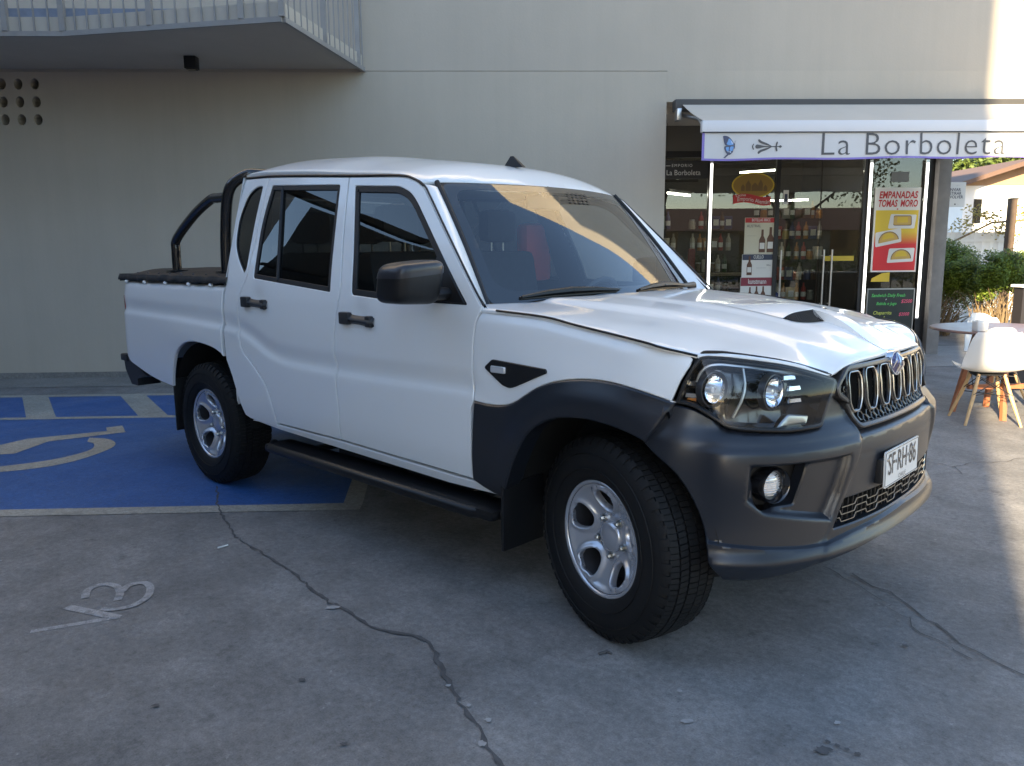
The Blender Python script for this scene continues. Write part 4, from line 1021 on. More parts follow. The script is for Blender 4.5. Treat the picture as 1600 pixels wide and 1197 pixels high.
# painted V3
V3M = concrete('worn_white_paint', (.30,.29,.285), (.38,.37,.365), .8, .8, (13, .52, (.19,.185,.18)))
def stroke(path, w):
    L = []; Rr = []; P = [Vector(p) for p in path]
    for i in range(len(P)):
        t = (P[min(i+1, len(P)-1)]-P[max(0, i-1)]).normalized(); n = Vector((-t.y, t.x))*w/2; L.append(tuple(P[i]+n)); Rr.append(tuple(P[i]-n))
    return L, Rr
def strips(path, w):
    L, Rr = stroke(path, w); return [[L[i], L[i+1], Rr[i+1], Rr[i]] for i in range(len(L)-1)]
from_px = lambda px, py: (lambda d: (lambda p: ((p-Vector((CX,CY,0))).dot(EA), (p-Vector((CX,CY,0))).dot(ED)))(Vector((CX,CY,CZ))+d*(-CZ/d.z)))(_fw+_r2*((px-800)/FPX)+_u2*((598.5-py)/FPX))
vv = [(-1.722,2.895),(-1.435,3.025),(-1.615,3.165)]
va = [(-1.725,2.885),(-1.46,3.01)]; 
q = MB(); zz_ = .0015
for path, w in (([(-1.735,2.890),(-1.447,3.000)], .030), ([(-1.705,3.100),(-1.450,2.990)], .042),
        (sm([(-1.672,3.180),(-1.700,3.265),(-1.665,3.320),(-1.600,3.300),(-1.550,3.230),(-1.525,3.150)],5), .032),
        (sm([(-1.545,3.235),(-1.545,3.300),(-1.49,3.325),(-1.440,3.270),(-1.415,3.170),(-1.445,3.090),(-1.51,3.065),(-1.555,3.075)],5), .032)):
    for p in strips(path, w): q.add([tuple(F(a, d, zz_)) for a, d in p], [(0,1,2,3)])
    zz_ += .0008
structure(q.build('bay_number', V3M, smooth=False))
# cracks: jagged ribbons of dark filler
CRM = mat('crack_filler', (.085,.082,.082), .9, var=.3, vscale=20)
def crack(path, w0, w1, seed, jag=.02, step=.05):
    rnd = random.Random(seed); P = []
    for a, b in zip(path, path[1:]):
        L = math.hypot(b[0]-a[0], b[1]-a[1]); k = max(1, int(L/step))
        for j in range(k): t = j/k; P.append((a[0]+(b[0]-a[0])*t+rnd.uniform(-jag, jag), a[1]+(b[1]-a[1])*t+rnd.uniform(-jag, jag)))
    P.append(path[-1]); n = len(P); out = []; pl = None
    for i in range(n-1):
        p = Vector(P[i]); t = (Vector(P[i+1])-p).normalized(); nn = Vector((-t.y, t.x)); w = (w0+(w1-w0)*i/n)*rnd.uniform(.35, 1.3)/2
        l_, r_ = tuple(p+nn*w), tuple(p-nn*w)
        if pl: out.append([pl[0], l_, r_, pl[1]])
        pl = (l_, r_)
    return out
CK = [(-1.65,4.79),(-1.53,4.41),(-1.41,4.16),(-1.28,3.90),(-1.10,3.68),(-1.01,3.59),(-.95,3.50),(-.88,3.42),(-.75,3.23),(-.64,3.08),(-.55,3.0),(-.48,2.90),(-.42,2.84),(-.26,2.77),(-.20,2.70),(-.17,2.56),(-.12,2.42),(-.08,2.28),(-.03,2.18),(.01,2.06),(.06,1.9)]
flat('ground_crack', crack(CK, .010, .019, 3, .009, .03)+crack([(1.62,3.23),(1.70,2.9),(1.72,2.6),(1.78,2.37),(1.9,1.9)], .008, .014, 8)
     +crack([(2.9,5.16),(3.07,4.92),(3.2,5.0),(3.45,5.02),(4.2,5.3)], .006, .008, 9)+crack([(3.07,4.92),(3.0,4.72)], .006, .005, 10)+crack([(1.45,3.5),(1.60,3.1),(1.62,2.7),(1.70,2.45)], .004, .006, 12), .0045, CRM)
PATCHM = mat('crack_patch', (.33,.32,.31), .9, var=.2, vscale=30)
def blob(c, r, seed, ax=1.0, k=14):
    rnd = random.Random(seed); return [(c[0]+r*ax*rnd.uniform(.5, 1.1)*math.cos(2*math.pi*i/k), c[1]+r*rnd.uniform(.5, 1.1)*math.sin(2*math.pi*i/k)) for i in range(k)]
flat('paint_scrap', [blob((.62,2.35), .012, 4),blob((.60,2.18),.015,5,1.6),blob((-.62,3.03),.022,7,1.8),blob((1.05,2.15),.012,11),blob((-.02,2.1),.018,12),blob((.0,2.22),.014,13),blob((-.06,2.3),.010,14),blob((-.13,2.42),.010,17),blob((-2.27,3.62),.008,18)], .0052, PATCHM)
flat('tar_spot', [blob((.95,2.02),.022,s,1.3) for s in (20,)]+[blob((.98+.02*k,2.06-.02*k),.010,30+k) for k in range(4)]+[blob(p,.011,40+i,1.4) for i,p in enumerate([(-1.05,2.35),(-.62,2.48),(-.42,2.12),(1.5,2.6)])], .0058, CRM)
# cigarette end and a twig on the ground
q = MB(); q.tube([F(-1.30,3.72,.006),F(-1.262,3.755,.006)], .0045, 8); tag(q.build('litter', mat('paper_white', (.7,.7,.68), .8)), 'small white paper scrap lying on the concrete beside the long crack', 'litter')
q = MB(); q.tube([F(.395,2.60,.005),F(.425,2.615,.005),F(.44,2.60,.004)], .005, 6); tag(q.build('litter', CRM), 'tiny dark metal bit lying on the concrete in front of the truck', 'litter')

# ------------------------------------------------------------------ the building
TOPZ = 14.0
bl_ = thing('building', F(0, 9.4, 0), 'long grey rendered building wall behind the truck with round vent holes and an open shopfront', 'building')
WT = .30
q = MB(); VH = []
for z in (3.30,3.11,2.92):
    for a in (-5.47,-5.285,-5.105,-4.925): VH.append([(a+.048*math.cos(t*math.pi/10), z+.060*math.sin(t*math.pi/10)) for t in range(20)])
patch(q, [(-45,-.2),(2.14,-.2),(2.14,3.434),(-45,3.434)], lambda a, z: tuple(F(a, 9.4, z)), VH, (1.2,.6), flange=.28, bev=0, sgn=1, edge=.4, holeflange=.16)
q.build('lower_wall', WALLM, bl_, smooth=True, fix=False)
q = MB(F); q.box(-14,-4.6,9.56,9.60,2.7,3.4); q.build('vent_backing', DARK, bl_)
q = MB(F); q.box(-14,6.75,9.397,9.7,3.438,TOPZ); q.box(-45,-14,9.397,9.7,3.438,5.0); q.box(6.15,6.75,9.7,12,3.1,TOPZ); q.build('upper_wall', WALLM2, bl_)
q = MB(F); q.box(2.14,6.75,9.397,9.7,3.10,3.4375); q.build('lintel', WALLM, bl_)
q = MB(F); q.box(2.0,6.1,9.72,16,3.02,3.3); q.build('ceiling_slab', SOFF, bl_)
q = MB(F); q.box(-14,2.14,9.385,9.399,0,.07); q.build('plinth', CURBM, bl_)
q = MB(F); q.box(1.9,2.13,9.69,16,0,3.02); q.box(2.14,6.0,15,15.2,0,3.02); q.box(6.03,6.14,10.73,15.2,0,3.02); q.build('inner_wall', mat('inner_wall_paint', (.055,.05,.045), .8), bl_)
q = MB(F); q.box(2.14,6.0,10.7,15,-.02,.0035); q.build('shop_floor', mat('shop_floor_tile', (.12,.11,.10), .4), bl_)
q = MB(F); q.box(6.02,6.19,10.50,10.72,.0,3.02,.006); q.build('pier', mat('grey_pier', (.20,.19,.18), .75, var=.18, vscale=5), bl_)
# balcony
bc = thing('balcony', F(-3, 8.6, 3.43), 'grey balcony with thin vertical railing bars jutting from the wall, upper left', 'balcony')
BP = [(-8,7.93),(-3.85,7.95),(-1.72,7.46),(-1.30,9.39),(-8,9.39)]
q = MB(); q.prism(BP, 3.455, 3.60, lambda a, d, h: F(a, d, h)); q.build('slab', SOFF, bc, smooth=False)
RAILM = mat('galvanised_steel', (.29,.28,.27), .5, metal=.1, var=.1, vscale=6)
q = MB()
def edgeprof(mb, A_, B_, z0, z1, t):
    A_ = Vector(A_); B_ = Vector(B_); n = (B_-A_).normalized(); n = Vector((n.y, -n.x))*t
    mb.prism([tuple(A_), tuple(B_), tuple(B_+n), tuple(A_+n)], z0, z1, lambda a, d, h: F(a, d, h))
for A_, B_ in zip(BP[:3], BP[1:4]): edgeprof(q, A_, B_, 3.425, 3.47, .03)
q.build('edge_angle', RAILM, bc, smooth=False)
q = MB()
for A_, B_ in zip(BP[:3], BP[1:4]): edgeprof(q, A_, B_, 4.46, 4.50, .04)
q.build('handrail', RAILM, bc, smooth=False)
for A_, B_, n_ in ((BP[0],BP[1],32),(BP[1],BP[2],17),(BP[2],BP[3],15)):
    for k in range(n_+(1 if A_ == BP[2] else 0)):
        t = k/n_; a = A_[0]+(B_[0]-A_[0])*t; d = A_[1]+(B_[1]-A_[1])*t
        if a < -5.2: continue
        q = MB(F); w = .026 if k % 7 == 0 else .007; q.box(a-w, a+w, d-.012-w, d-.012+w, 3.47, 4.46); q.build('post' if w > .02 else 'baluster', RAILM, bc, smooth=False)
q = MB(F); q.box(-8,-1.80,8.0,8.015,3.602,3.69); q.build('kick_plate', mat('blue_grey_panel', (.22,.26,.34), .6, var=.15, vscale=8), bc)
# balcony lamp
sp = thing('ceiling_spot', F(-3.0,8.83,3.455), 'small black box spotlight under the balcony', 'spotlight')
q = MB(F); q.box(-3.06,-2.94,8.77,8.89,3.33,3.455,.006); q.build('housing', BLACK, sp); q = MB(F); q.box(-3.045,-2.955,8.785,8.875,3.322,3.3295); q.build('lens', GLOSSB, sp)

# ------------------------------------------------------------------ shopfront
FRAME = mat('dark_frame', (.018,.018,.02), .4, metal=.3)
ALU = mat('aluminium', (.45,.45,.45), .3, metal=.9)
SD = 10.62
sf = thing('shopfront', F(4.1, SD, 0), 'glazed shopfront with dark frame and double glass door under the awning', 'shopfront')
q = MB(F)
for a in (2.17,3.02,3.92,5.10,5.92): q.box(a-.028, a+.028, SD-.03, SD+.03, .0, 2.62)
q.box(2.142,6.02,SD-.04,SD+.04,2.62,2.70); q.box(2.15,3.90,SD-.031,SD+.031,0,.10); q.box(5.12,5.92,SD-.031,SD+.031,0,.10); q.box(5.95,6.02,SD-.02,SD+.05,0,2.62)
q.build('frame', FRAME, sf, smooth=False)
q = MB(F); q.box(2.142,6.02,SD-.02,SD+.02,2.70,3.02); q.build('fascia', mat('fascia_panel', (.10,.095,.085), .5), sf, smooth=False)
for a0, a1, nm in ((2.20,2.99,'window'),(3.05,3.89,'window'),(5.13,5.89,'window')):
    q = MB(F); q.box(a0, a1, SD-.004, SD+.004, .10, 2.62); q.build(nm, SHOPG, sf, smooth=False)
for a0, a1, ha in ((3.95,4.50,3.985),(4.52,5.07,4.57)):
    q = MB(F); q.box(a0, a1, SD-.005, SD+.005, .03, 2.60); dp = q.build('door', SHOPG, sf, smooth=False)
for ha in (3.985, 4.565, 4.675):
    q = MB(F); q.tube([(ha,SD-.065,.62),(ha,SD-.065,1.42)], .012, 10)
    for z in (.70,1.34): q.tube([(ha,SD-.065,z),(ha,SD-.004,z)], .008, 8)
    q.build('door_handle', ALU, sf)
q = MB(F); q.box(4.60,5.00,SD-.008,SD-.0055,1.27,1.335); q.build('yellow_strip', mat('yellow_film', (.45,.33,.02), .5), sf, smooth=False)
TUBE = mat('lit_tube', (1,1,1), .5, emis=(1,.97,.90), estr=1.9)
TUBE2 = mat('lit_interior_tube', (1,1,1), .5, emis=(1,.92,.78), estr=9)
for i, (a, z0, lb) in enumerate(((3.02,.55,'lit vertical tube light between the two left shop windows'),(5.145,.55,'lit vertical tube light just right of the glass doors'),(5.90,.50,'lit vertical tube light beside the grey pier, rightmost of the three'))):
    t_ = thing('tube_light', F(a, SD-.06, z0), lb, 'tube light', 'vertical tube lights on the shopfront')
    q = MB(F); q.box(a-.022, a+.022, SD-.050, SD-.0325, z0-.02, 2.58); q.build('channel', ALU, t_, smooth=False)
    q = MB(F); q.tube([(a,SD-.058,z0),(a,SD-.058,2.54)], .012, 10); q.build('tube', TUBE, t_)
for a0, d0, a1, d1, z, lb in ((2.55,11.0,2.98,11.5,2.20,'slanting linear lamp hanging inside the left shop window'),(4.05,12.6,4.5,12.2,2.62,'short linear ceiling lamp inside the shop above the left door'),(4.62,12.8,5.15,12.6,2.20,'short linear lamp inside the shop behind the right door'),(3.1,11.3,5.6,11.3,2.93,'long linear ceiling lamp added to brighten the shop just inside the glass'),(3.1,13.0,5.6,13.0,2.93,'long linear ceiling lamp added to brighten the back of the shop')):  # the two long ceiling lamps are added to brighten the interior
    t_ = thing('linear_lamp', F(a0, d0, z), lb, 'lamp'); q = MB(F); q.tube([(a0,d0,z),(a1,d1,z)], .014, 8); q.build('tube', TUBE2, t_); q = MB(F); q.tube([(a0,d0,z+.03),(a1,d1,z+.03)], .025, 6); q.tube([((a0+a1)/2,(d0+d1)/2,z+.03),((a0+a1)/2,(d0+d1)/2,3.0)], .003, 4); q.build('housing', BLACK, t_)
# signs on the glass
def P3(a0, z0, d): return lambda x, y: tuple(F(a0+x, d, z0+y))
def col(name, c, r=.5): return MATS.get(name) or mat(name, c, r)
RED = col('print_red', (.45,.02,.025)); YEL = col('print_yellow', (.60,.42,.03)); CRE = col('print_cream', (.55,.53,.42)); NAVY = col('print_navy', (.03,.04,.08)); WHT = col('print_white', (.62,.62,.60)); MAR = col('print_maroon', (.20,.02,.04)); BRN = col('print_brown', (.10,.04,.02)); GOLD = col('print_gold', (.50,.33,.08)); GRN = col('chalk_green', (.10,.55,.12)); YGR = col('chalk_yellow', (.55,.60,.10)); PNK = col('chalk_pink', (.75,.10,.18)); GRYT = col('awning_grey_ink', (.085,.085,.09)); ORG = col('print_orange', (.62,.20,.03))
def plane(name, pts, d, m, parent, th=.0):
    q = MB(); q.add([tuple(F(a, d, z)) for a, z in pts], [tuple(range(len(pts)))]); return q.build(name, m, parent, smooth=False)
def words(name, s, size, a, z, d, m, parent, **k):
    q = MB(); text_mb(s, size, P3(a, z, d), q, **k); return q.build(name, m, parent, smooth=False, fix=False)
def rect(a0, a1, z0, z1): return [(a0,z0),(a1,z0),(a1,z1),(a0,z1)]
GD = SD-.006
# empanadas poster
po = thing('poster', F(5.54, GD, 1.7), 'tall red and yellow empanadas poster with three pastries in the right shop window', 'poster')
q = MB(F); q.box(5.235,5.855,GD-.016,GD-.004,1.115,2.225); q.build('board', WHT, po, smooth=False)
m = bpy.data.materials.new('poster_gradient'); m.use_nodes = True; n = m.node_tree.nodes; l = m.node_tree.links; tc = n.new('ShaderNodeTexCoord'); sx = n.new('ShaderNodeSeparateXYZ'); l.new(tc.outputs['Object'], sx.inputs[0]); cr_ = n.new('ShaderNodeValToRGB'); mr = n.new('ShaderNodeMapRange'); mr.inputs[1].default_value = -.58; mr.inputs[2].default_value = .28; l.new(sx.outputs[2], mr.inputs[0]); l.new(mr.outputs[0], cr_.inputs[0])
cr_.color_ramp.elements[0].position = .42; cr_.color_ramp.elements[0].color = (.55,.015,.02,1); cr_.color_ramp.elements[1].position = .62; cr_.color_ramp.elements[1].color = (.62,.45,.03,1); l.new(cr_.outputs[0], n['Principled BSDF'].inputs['Base Color']); MATS['pg'] = m
plane('print', rect(5.255,5.835,1.135,1.93), GD-.018, m, po)
words('title', 'EMPANADAS', .125, 5.545, 2.125, GD-.018, RED, po, sx=.72, bold=.004, shear=.15); words('title', 'TOMAS  MORO', .125, 5.545, 2.015, GD-.018, RED, po, sx=.62, bold=.004, shear=.15)
q = MB(); q.add([tuple(F(5.545+(.016 if k % 2 == 0 else .007)*math.sin(k*math.pi/5), GD-.019, 1.945+(.016 if k % 2 == 0 else .007)*math.cos(k*math.pi/5))) for k in range(10)], [tuple(range(10))]); q.build('star', RED, po, smooth=False)
for (a, z, rot, sh) in ((5.62,1.79,0,0),(5.44,1.58,.2,1),(5.63,1.345,.05,2)):
    def rr(x, y): return (a+x*math.cos(rot)-y*math.sin(rot), z+x*math.sin(rot)+y*math.cos(rot))
    plane('plate_picture', [rr(*p) for p in rc([(-.19,-.10),(.17,-.10),(.19,.08),(-.16,.09)],.02)], GD-.020, WHT, po)
    if sh == 0: pp = rc([(-.12,-.06),(.13,-.06),(.12,.07),(-.12,.07)],.02)
    else: pp = [(.14*math.cos(t*math.pi/12), -.06+.13*math.sin(t*math.pi/12)) for t in range(13)]
    plane('pastry_picture', [rr(*p) for p in pp], GD-.022, GOLD, po); plane('pastry_highlight', [rr(p[0]*.6, p[1]*.55+.01) for p in pp], GD-.024, YEL, po)
    q = MB(); q.tube([F(*(lambda p: (p[0], GD-.024, p[1]))(rr(x*.97, y*.95))) for x, y in pp], .004, 4); q.build('pastry_crust', BRN, po)
st_ = thing('sticker', F(5.38, GD, 1.05), 'yellow sticker below the empanadas poster', 'sticker'); plane('film', [(5.25,.985),(5.505,.985),(5.505,1.11),(5.40,1.10),(5.26,1.03)], GD-.005, YEL, st_)
st_ = thing('notice', F(5.55, GD, 2.37), 'small faint grey notice above the empanadas poster', 'notice'); plane('paper', rect(5.44,5.68,2.30,2.43), GD-.003, col('faint_grey', (.16,.16,.15)), st_)
# chalk board
cb = thing('chalkboard', F(5.53, GD, .5), 'black menu chalkboard with green and pink handwriting behind the bonnet', 'chalkboard')
q = MB(F); q.box(5.21,5.84,GD-.035,GD-.012,.05,.885); q.build('board', col('chalk_black', (.02,.025,.022)), cb, smooth=False)
q = MB(F)
for r_ in ((5.205,5.845,.88,.895),(5.205,5.845,.04,.05),(5.198,5.21,.04,.895),(5.84,5.852,.04,.895)): q.box(r_[0],r_[1],GD-.04,GD-.01,r_[2],r_[3])
q.build('frame', ALU, cb, smooth=False)
cd = GD-.037
for s, a, z, sz, mm in (('Sandwich Daily Fresh',5.49,.80,.060,GRN),('+',5.46,.745,.045,WHT),('Bebida o Jugo',5.47,.69,.056,GRN),('$2500',5.745,.72,.066,PNK),('Chaparrita',5.42,.565,.066,YGR),('+',5.45,.51,.045,YGR),('Bebida o Jugo',5.46,.455,.058,YGR),('$2000',5.72,.545,.062,PNK),('Churrasco',5.56,.33,.058,WHT),('$3000',5.73,.27,.066,PNK)):
    words('chalk_writing', s, sz, a, z, cd, mm, cb, shear=.25, bold=.0006, sx=.9)
# oval sticker
ov = thing('oval_sticker', F(3.58, GD, 2.2), 'golden oval Emporio Alemán sticker with red ribbon high on the glass', 'sticker')
plane('oval', [(3.59+.285*math.cos(t*math.pi/20), 2.265+.165*math.sin(t*math.pi/20)) for t in range(40)], GD-.003, YEL, ov)
plane('oval_field', [(3.59+.265*math.cos(t*math.pi/20), 2.265+.148*math.sin(t*math.pi/20)) for t in range(40)], GD-.004, col('print_ochre', (.30,.18,.03)), ov)
q = MB()
for x, w, h in ((3.43,.05,.09),(3.49,.07,.14),(3.57,.09,.11),(3.66,.06,.15),(3.73,.05,.08)): q.add([tuple(F(a_, GD-.005, z_)) for a_, z_ in ((x,2.19),(x+w,2.19),(x+w,2.19+h*.6),(x+w/2,2.19+h),(x,2.19+h*.6))], [(0,1,2,3,4)])
q.build('town_picture', col('print_umber', (.17,.10,.03)), ov, smooth=False)
def wave(x): return 2.10+.022*math.sin((x-3.33)*11)-.02
q = MB(); pts_ = [(3.33+.50*k/20) for k in range(21)]; q.add([tuple(F(x, GD-.007, wave(x)-.055)) for x in pts_]+[tuple(F(x, GD-.007, wave(x)+.055)) for x in pts_[::-1]], [tuple(range(42))]); q.build('ribbon', RED, ov, smooth=False)
q = MB(); text_mb('Emporio Alemán', .075, lambda x, y: tuple(F(3.60+x, GD-.009, wave(3.60+x)-.012+y)), q, sx=.85); text_mb('Cecinas', .048, lambda x, y: tuple(F(3.43+x, GD-.009, wave(3.43+x)+.038+y)), q, sx=.9); q.build('lettering', WHT, ov, smooth=False, fix=False)
# beer posters
def bottle2d(mb, a, z, h, d):
    w = h*.14; mb.add([tuple(F(a+x*w, d, z+y*h)) for x, y in ((-1,0),(1,0),(1,.55),(.4,.72),(.35,1),(-.35,1),(-.4,.72),(-1,.55))], [tuple(range(8))])
def beer(a0, a1, z0, z1, label, head, hm, text, extra, bots, base=CRE):
    t_ = thing('poster', F((a0+a1)/2, GD, z0), label, 'poster'); q = MB(F); q.box(a0,a1,GD-.008,GD-.002,z0,z1); q.build('sheet', base, t_, smooth=False)
    plane('header', rect(a0+.003,a1-.003,z1-head,z1-.003), GD-.010, hm, t_); words('title', text, head*.80, (a0+a1)/2, z1-head*.5, GD-.012, WHT, t_, sx=.62, bold=.001)
    for s, a, z, sz in extra: words('small_print', s, sz, a, z, GD-.011, NAVY, t_, sx=.9)
    q = MB()
    for a, z, h in bots: bottle2d(q, a, z, h, GD-.011)
    if bots: q.build('bottle_picture', BRN, t_, smooth=False)
    q = MB()
    for a, z, h in bots: q.add([tuple(F(a+x*h*.11, GD-.013, z+y*h)) for x, y in ((-1,.15),(1,.15),(1,.42),(-1,.42))], [(0,1,2,3)])
    if bots: q.build('bottle_label_picture', WHT, t_, smooth=False)
    return t_
beer(3.50,3.93,1.37,1.845,'cream beer poster headed BOTELLAS 300CC, topmost of the three', .065, RED, 'BOTELLAS 300CC', (('AUSTRAL',3.62,1.735,.05),('_________',3.60,1.62,.03)), ((3.74,1.39,.30),(3.85,1.39,.33)))
beer(3.48,3.92,1.06,1.365,'pale beer poster with one dark bottle under a navy band', .075, NAVY, 'CUELLO', (('_______',3.74,1.20,.04),('300cc',3.84,1.22,.03)), ((3.58,1.09,.25),), WHT)
beer(3.47,3.92,.62,1.06,'kunstmann beer poster with maroon band and three bottles', .115, MAR, 'kunstmann', (), ((3.60,.72,.21),(3.69,.72,.22),(3.78,.72,.22)), WHT)
nt = thing('notice', F(4.03, GD, 2.1), 'narrow white opening hours notice at the top of the left door', 'notice'); plane('paper', rect(4.0,4.07,2.02,2.20), GD-.008, WHT, nt); plane('print', rect(4.015,4.055,2.05,2.15), GD-.010, NAVY, nt)
# hanging sign inside the left window
hs = thing('hanging_sign', F(2.5, 10.4, 2.5), 'dark hanging shop sign with white lettering at the left end of the shopfront', 'sign')
q = MB(F); q.box(2.32,2.92,10.38,10.40,2.33,2.56); q.build('board', col('sign_black', (.02,.02,.022)), hs, smooth=False)
q = MB(F); q.tube([(2.38,10.39,2.56),(2.38,10.39,3.02)], .003, 4); q.tube([(2.86,10.39,2.56),(2.86,10.39,3.02)], .003, 4); q.build('cord', BLACK, hs)
words('lettering', 'EMPORIO', .052, 2.58, 2.495, 10.377, WHT, hs, sx=1.0, spacing=1.3); words('lettering', 'La Borboleta', .095, 2.60, 2.405, 10.377, WHT, hs, sx=.9)
q = MB(F); 
for x in (2.40,): q.box(x-.03,x+.03,10.376,10.378,2.49,2.496)
q.build('ornament', WHT, hs, smooth=False)
# ------------------------------------------------------------------ awning
aw = thing('awning', F(2.3, 9.3, 3.0), 'white retractable awning with grey shop lettering and a blue butterfly on its valance', 'awning')
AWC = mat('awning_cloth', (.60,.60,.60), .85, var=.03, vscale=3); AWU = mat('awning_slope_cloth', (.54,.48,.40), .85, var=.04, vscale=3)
q = MB(F); q.box(2.20,6.60,9.22,9.38,2.98,3.10,.01); q.build('cassette', mat('awning_shadow_metal', (.055,.053,.05), .6), aw)  # cassette coloured dark to stand for the shadow gap under the lintel
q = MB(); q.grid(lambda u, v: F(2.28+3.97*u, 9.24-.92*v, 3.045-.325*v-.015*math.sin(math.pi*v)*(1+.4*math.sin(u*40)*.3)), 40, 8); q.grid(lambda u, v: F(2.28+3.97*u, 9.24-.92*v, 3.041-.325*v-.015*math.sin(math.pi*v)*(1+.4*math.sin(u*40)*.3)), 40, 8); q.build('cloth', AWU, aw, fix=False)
q = MB(F); q.box(2.255,6.30,8.28,8.36,2.605,2.72,.008); q.build('front_bar', mat('white_powder_coat', (.68,.68,.70), .4), aw)
def val(u, v): return F(2.26+4.03*u, 8.292+.010*math.sin(u*31)*v+.014*math.sin(u*9)*v, 2.600-(.272-.020*u+.006*math.sin(u*22))*v)
q = MB(); q.grid(val, 120, 6); vl = q.build('valance', AWC, aw, fix=False)
LIL = col('lilac_trim', (.22,.17,.50))
q = MB(); q.grid(lambda u, v: tuple(val(u, .93+.075*v)+(-ED)*.003), 120, 2); q.grid(lambda u, v: tuple(val(.0065*u, v)+(-ED)*.003), 2, 6); q.build('trim', LIL, aw, fix=False)
q = MB(F); q.box(2.26,6.29,8.274,8.279,2.597,2.607); q.build('bar_groove', BLACK, aw, smooth=False)
def onval(a, z):
    u = (a-2.26)/4.03; p = val(u, 0); vz = (2.600-z)/(.272-.020*u+.006*math.sin(u*22)); return tuple(val(u, vz)+(-ED)*.006)
q = MB(); text_mb('La Borboleta', .325, lambda x, y: onval(4.455+x, 2.472+y), q, sx=1.06, bold=-.0035, spacing=1.09); q.build('lettering', GRYT, vl, smooth=False, fix=False)
def orn(name, polys, m, a0, z0, s, lift=.0):
    q = MB()
    for p in polys: q.add([tuple(Vector(onval(a0+x*s, z0+y*s))-ED*lift) for x, y in p], [tuple(range(len(p)))])
    return q.build(name, m, vl, smooth=False, fix=False)
# butterfly, wings to the left of a dark body
orn('butterfly_outline', [sm([(0,0),(-.15,.35),(-.55,.75),(-1.0,.85),(-1.05,.65),(-.85,.05),(-.45,-.05)],4), sm([(0,-.02),(-.5,-.05),(-.9,-.1),(-.8,-.55),(-.45,-.85),(-.1,-.6)],4), [(-.6,-.75),(-.45,-.80),(-.80,-1.12),(-.95,-1.08)]], col('butterfly_ink', (.07,.08,.14)), 2.595, 2.475, .112)
orn('butterfly_wing', [sm([(-.08,.06),(-.2,.32),(-.5,.60),(-.62,.35),(-.70,.10),(-.4,.0)],4), sm([(-.05,-.10),(-.35,-.12),(-.40,-.45),(-.15,-.5)],3), sm([(-.48,-.14),(-.75,-.18),(-.70,-.45),(-.50,-.5)],3)], col('butterfly_blue', (.16,.35,.68)), 2.595, 2.475, .112, .001)
orn('butterfly_spots', [[(-.12,.10),(-.25,.16),(-.35,.45),(-.2,.3)], [(-.45,-.55),(-.35,-.65),(-.25,-.6),(-.35,-.5)], [(-.62,-.5),(-.55,-.62),(-.48,-.55)]], col('butterfly_pale', (.50,.62,.80)), 2.595, 2.475, .112, .002)
orn('butterfly_body', [[(-.04,.18),(.05,.18),(.06,-.30),(-.01,-.30)], [(.03,.18),(.05,.18),(.14,.42),(.12,.43)], [(.0,.18),(.02,.18),(.03,.40),(.01,.40)]], col('butterfly_ink', (.07,.08,.14)), 2.595, 2.475, .112, .003)
leaf = lambda y0, y1: sm([(.35,0),(-.1,y0*.5),(-.55,y1),(-.75,y1*1.35),(-.85,y1*1.15),(-.7,y1*.7),(-.2,y0*.25),(.3,-.0)],3)
orn('fleuron', [leaf(.5,.42), [(x, -y) for x, y in leaf(.5,.42)], sm([(.4,.03),(-.3,.05),(-.9,.16),(-1.05,0),(-.9,-.16),(-.3,-.05),(.4,-.03)],3), sm([(-1.22,.22),(-1.32,.0),(-1.22,-.22),(-1.14,-.22),(-1.22,0),(-1.14,.22)],3),
      [(.3,.035),(1.05,.03),(1.05,-.03),(.3,-.035)], sm([(.60,.03),(.62,.25),(.70,.38),(.78,.30),(.70,.03)],3), sm([(.60,-.03),(.62,-.25),(.70,-.38),(.78,-.30),(.70,-.03)],3), sm([(.85,.03),(1.0,.10),(1.12,0),(1.0,-.10),(.85,-.03)],3)], GRYT, 2.945, 2.462, .128)
for ax_, am_ in ((2.30,2.36),(6.2,6.1)):
    q = MB(F); q.tube([(ax_,9.28,2.93),(am_,8.8,2.82),(ax_,8.34,2.66)], .022, 8); q.build('folding_arm', ALU, aw)
q = MB(F); q.box(2.205,2.26,9.15,9.28,2.86,2.99,.01); q.build('wall_bracket', ALU, aw)

# ------------------------------------------------------------------ goods inside
GOODS = [col('g%d' % i, c, .5) for i, c in enumerate([(.30,.04,.03),(.35,.16,.04),(.45,.42,.36),(.10,.06,.03),(.04,.07,.03),(.35,.28,.10),(.05,.06,.14),(.22,.22,.20)])]
rnd = random.Random(11)
def rack(a0, a1, d, zs, label):
    t_ = thing('shelf_rack', F((a0+a1)/2, d, 0), label, 'shelf')
    for z in zs: q = MB(F); q.box(a0, a1, d-.16, d+.16, z-.025, z); q.build('shelf', FRAME, t_, smooth=False)
    for a in (a0+.01, a1-.01):
        q = MB(F); q.box(a-.015, a+.015, d-.17, d+.17, 0, zs[-1]+.35); q.build('upright', FRAME, t_, smooth=False)
    q = MB(F); q.box(a0, a1, d+.165, d+.175, 0, zs[-1]+.35); q.build('back', DARK, t_, smooth=False)
racks = [(3.98,5.12,11.9,(.35,.68,.98,1.28,1.58,1.88),'black shelf rack of groceries behind the glass doors'),(2.25,2.95,12.0,(.45,.78,1.10,1.42,1.74),'black shelf rack behind the left shop window'),(3.08,3.85,12.1,(.45,.78,1.10,1.42,1.74),'black shelf rack behind the poster window')]
protos = {}
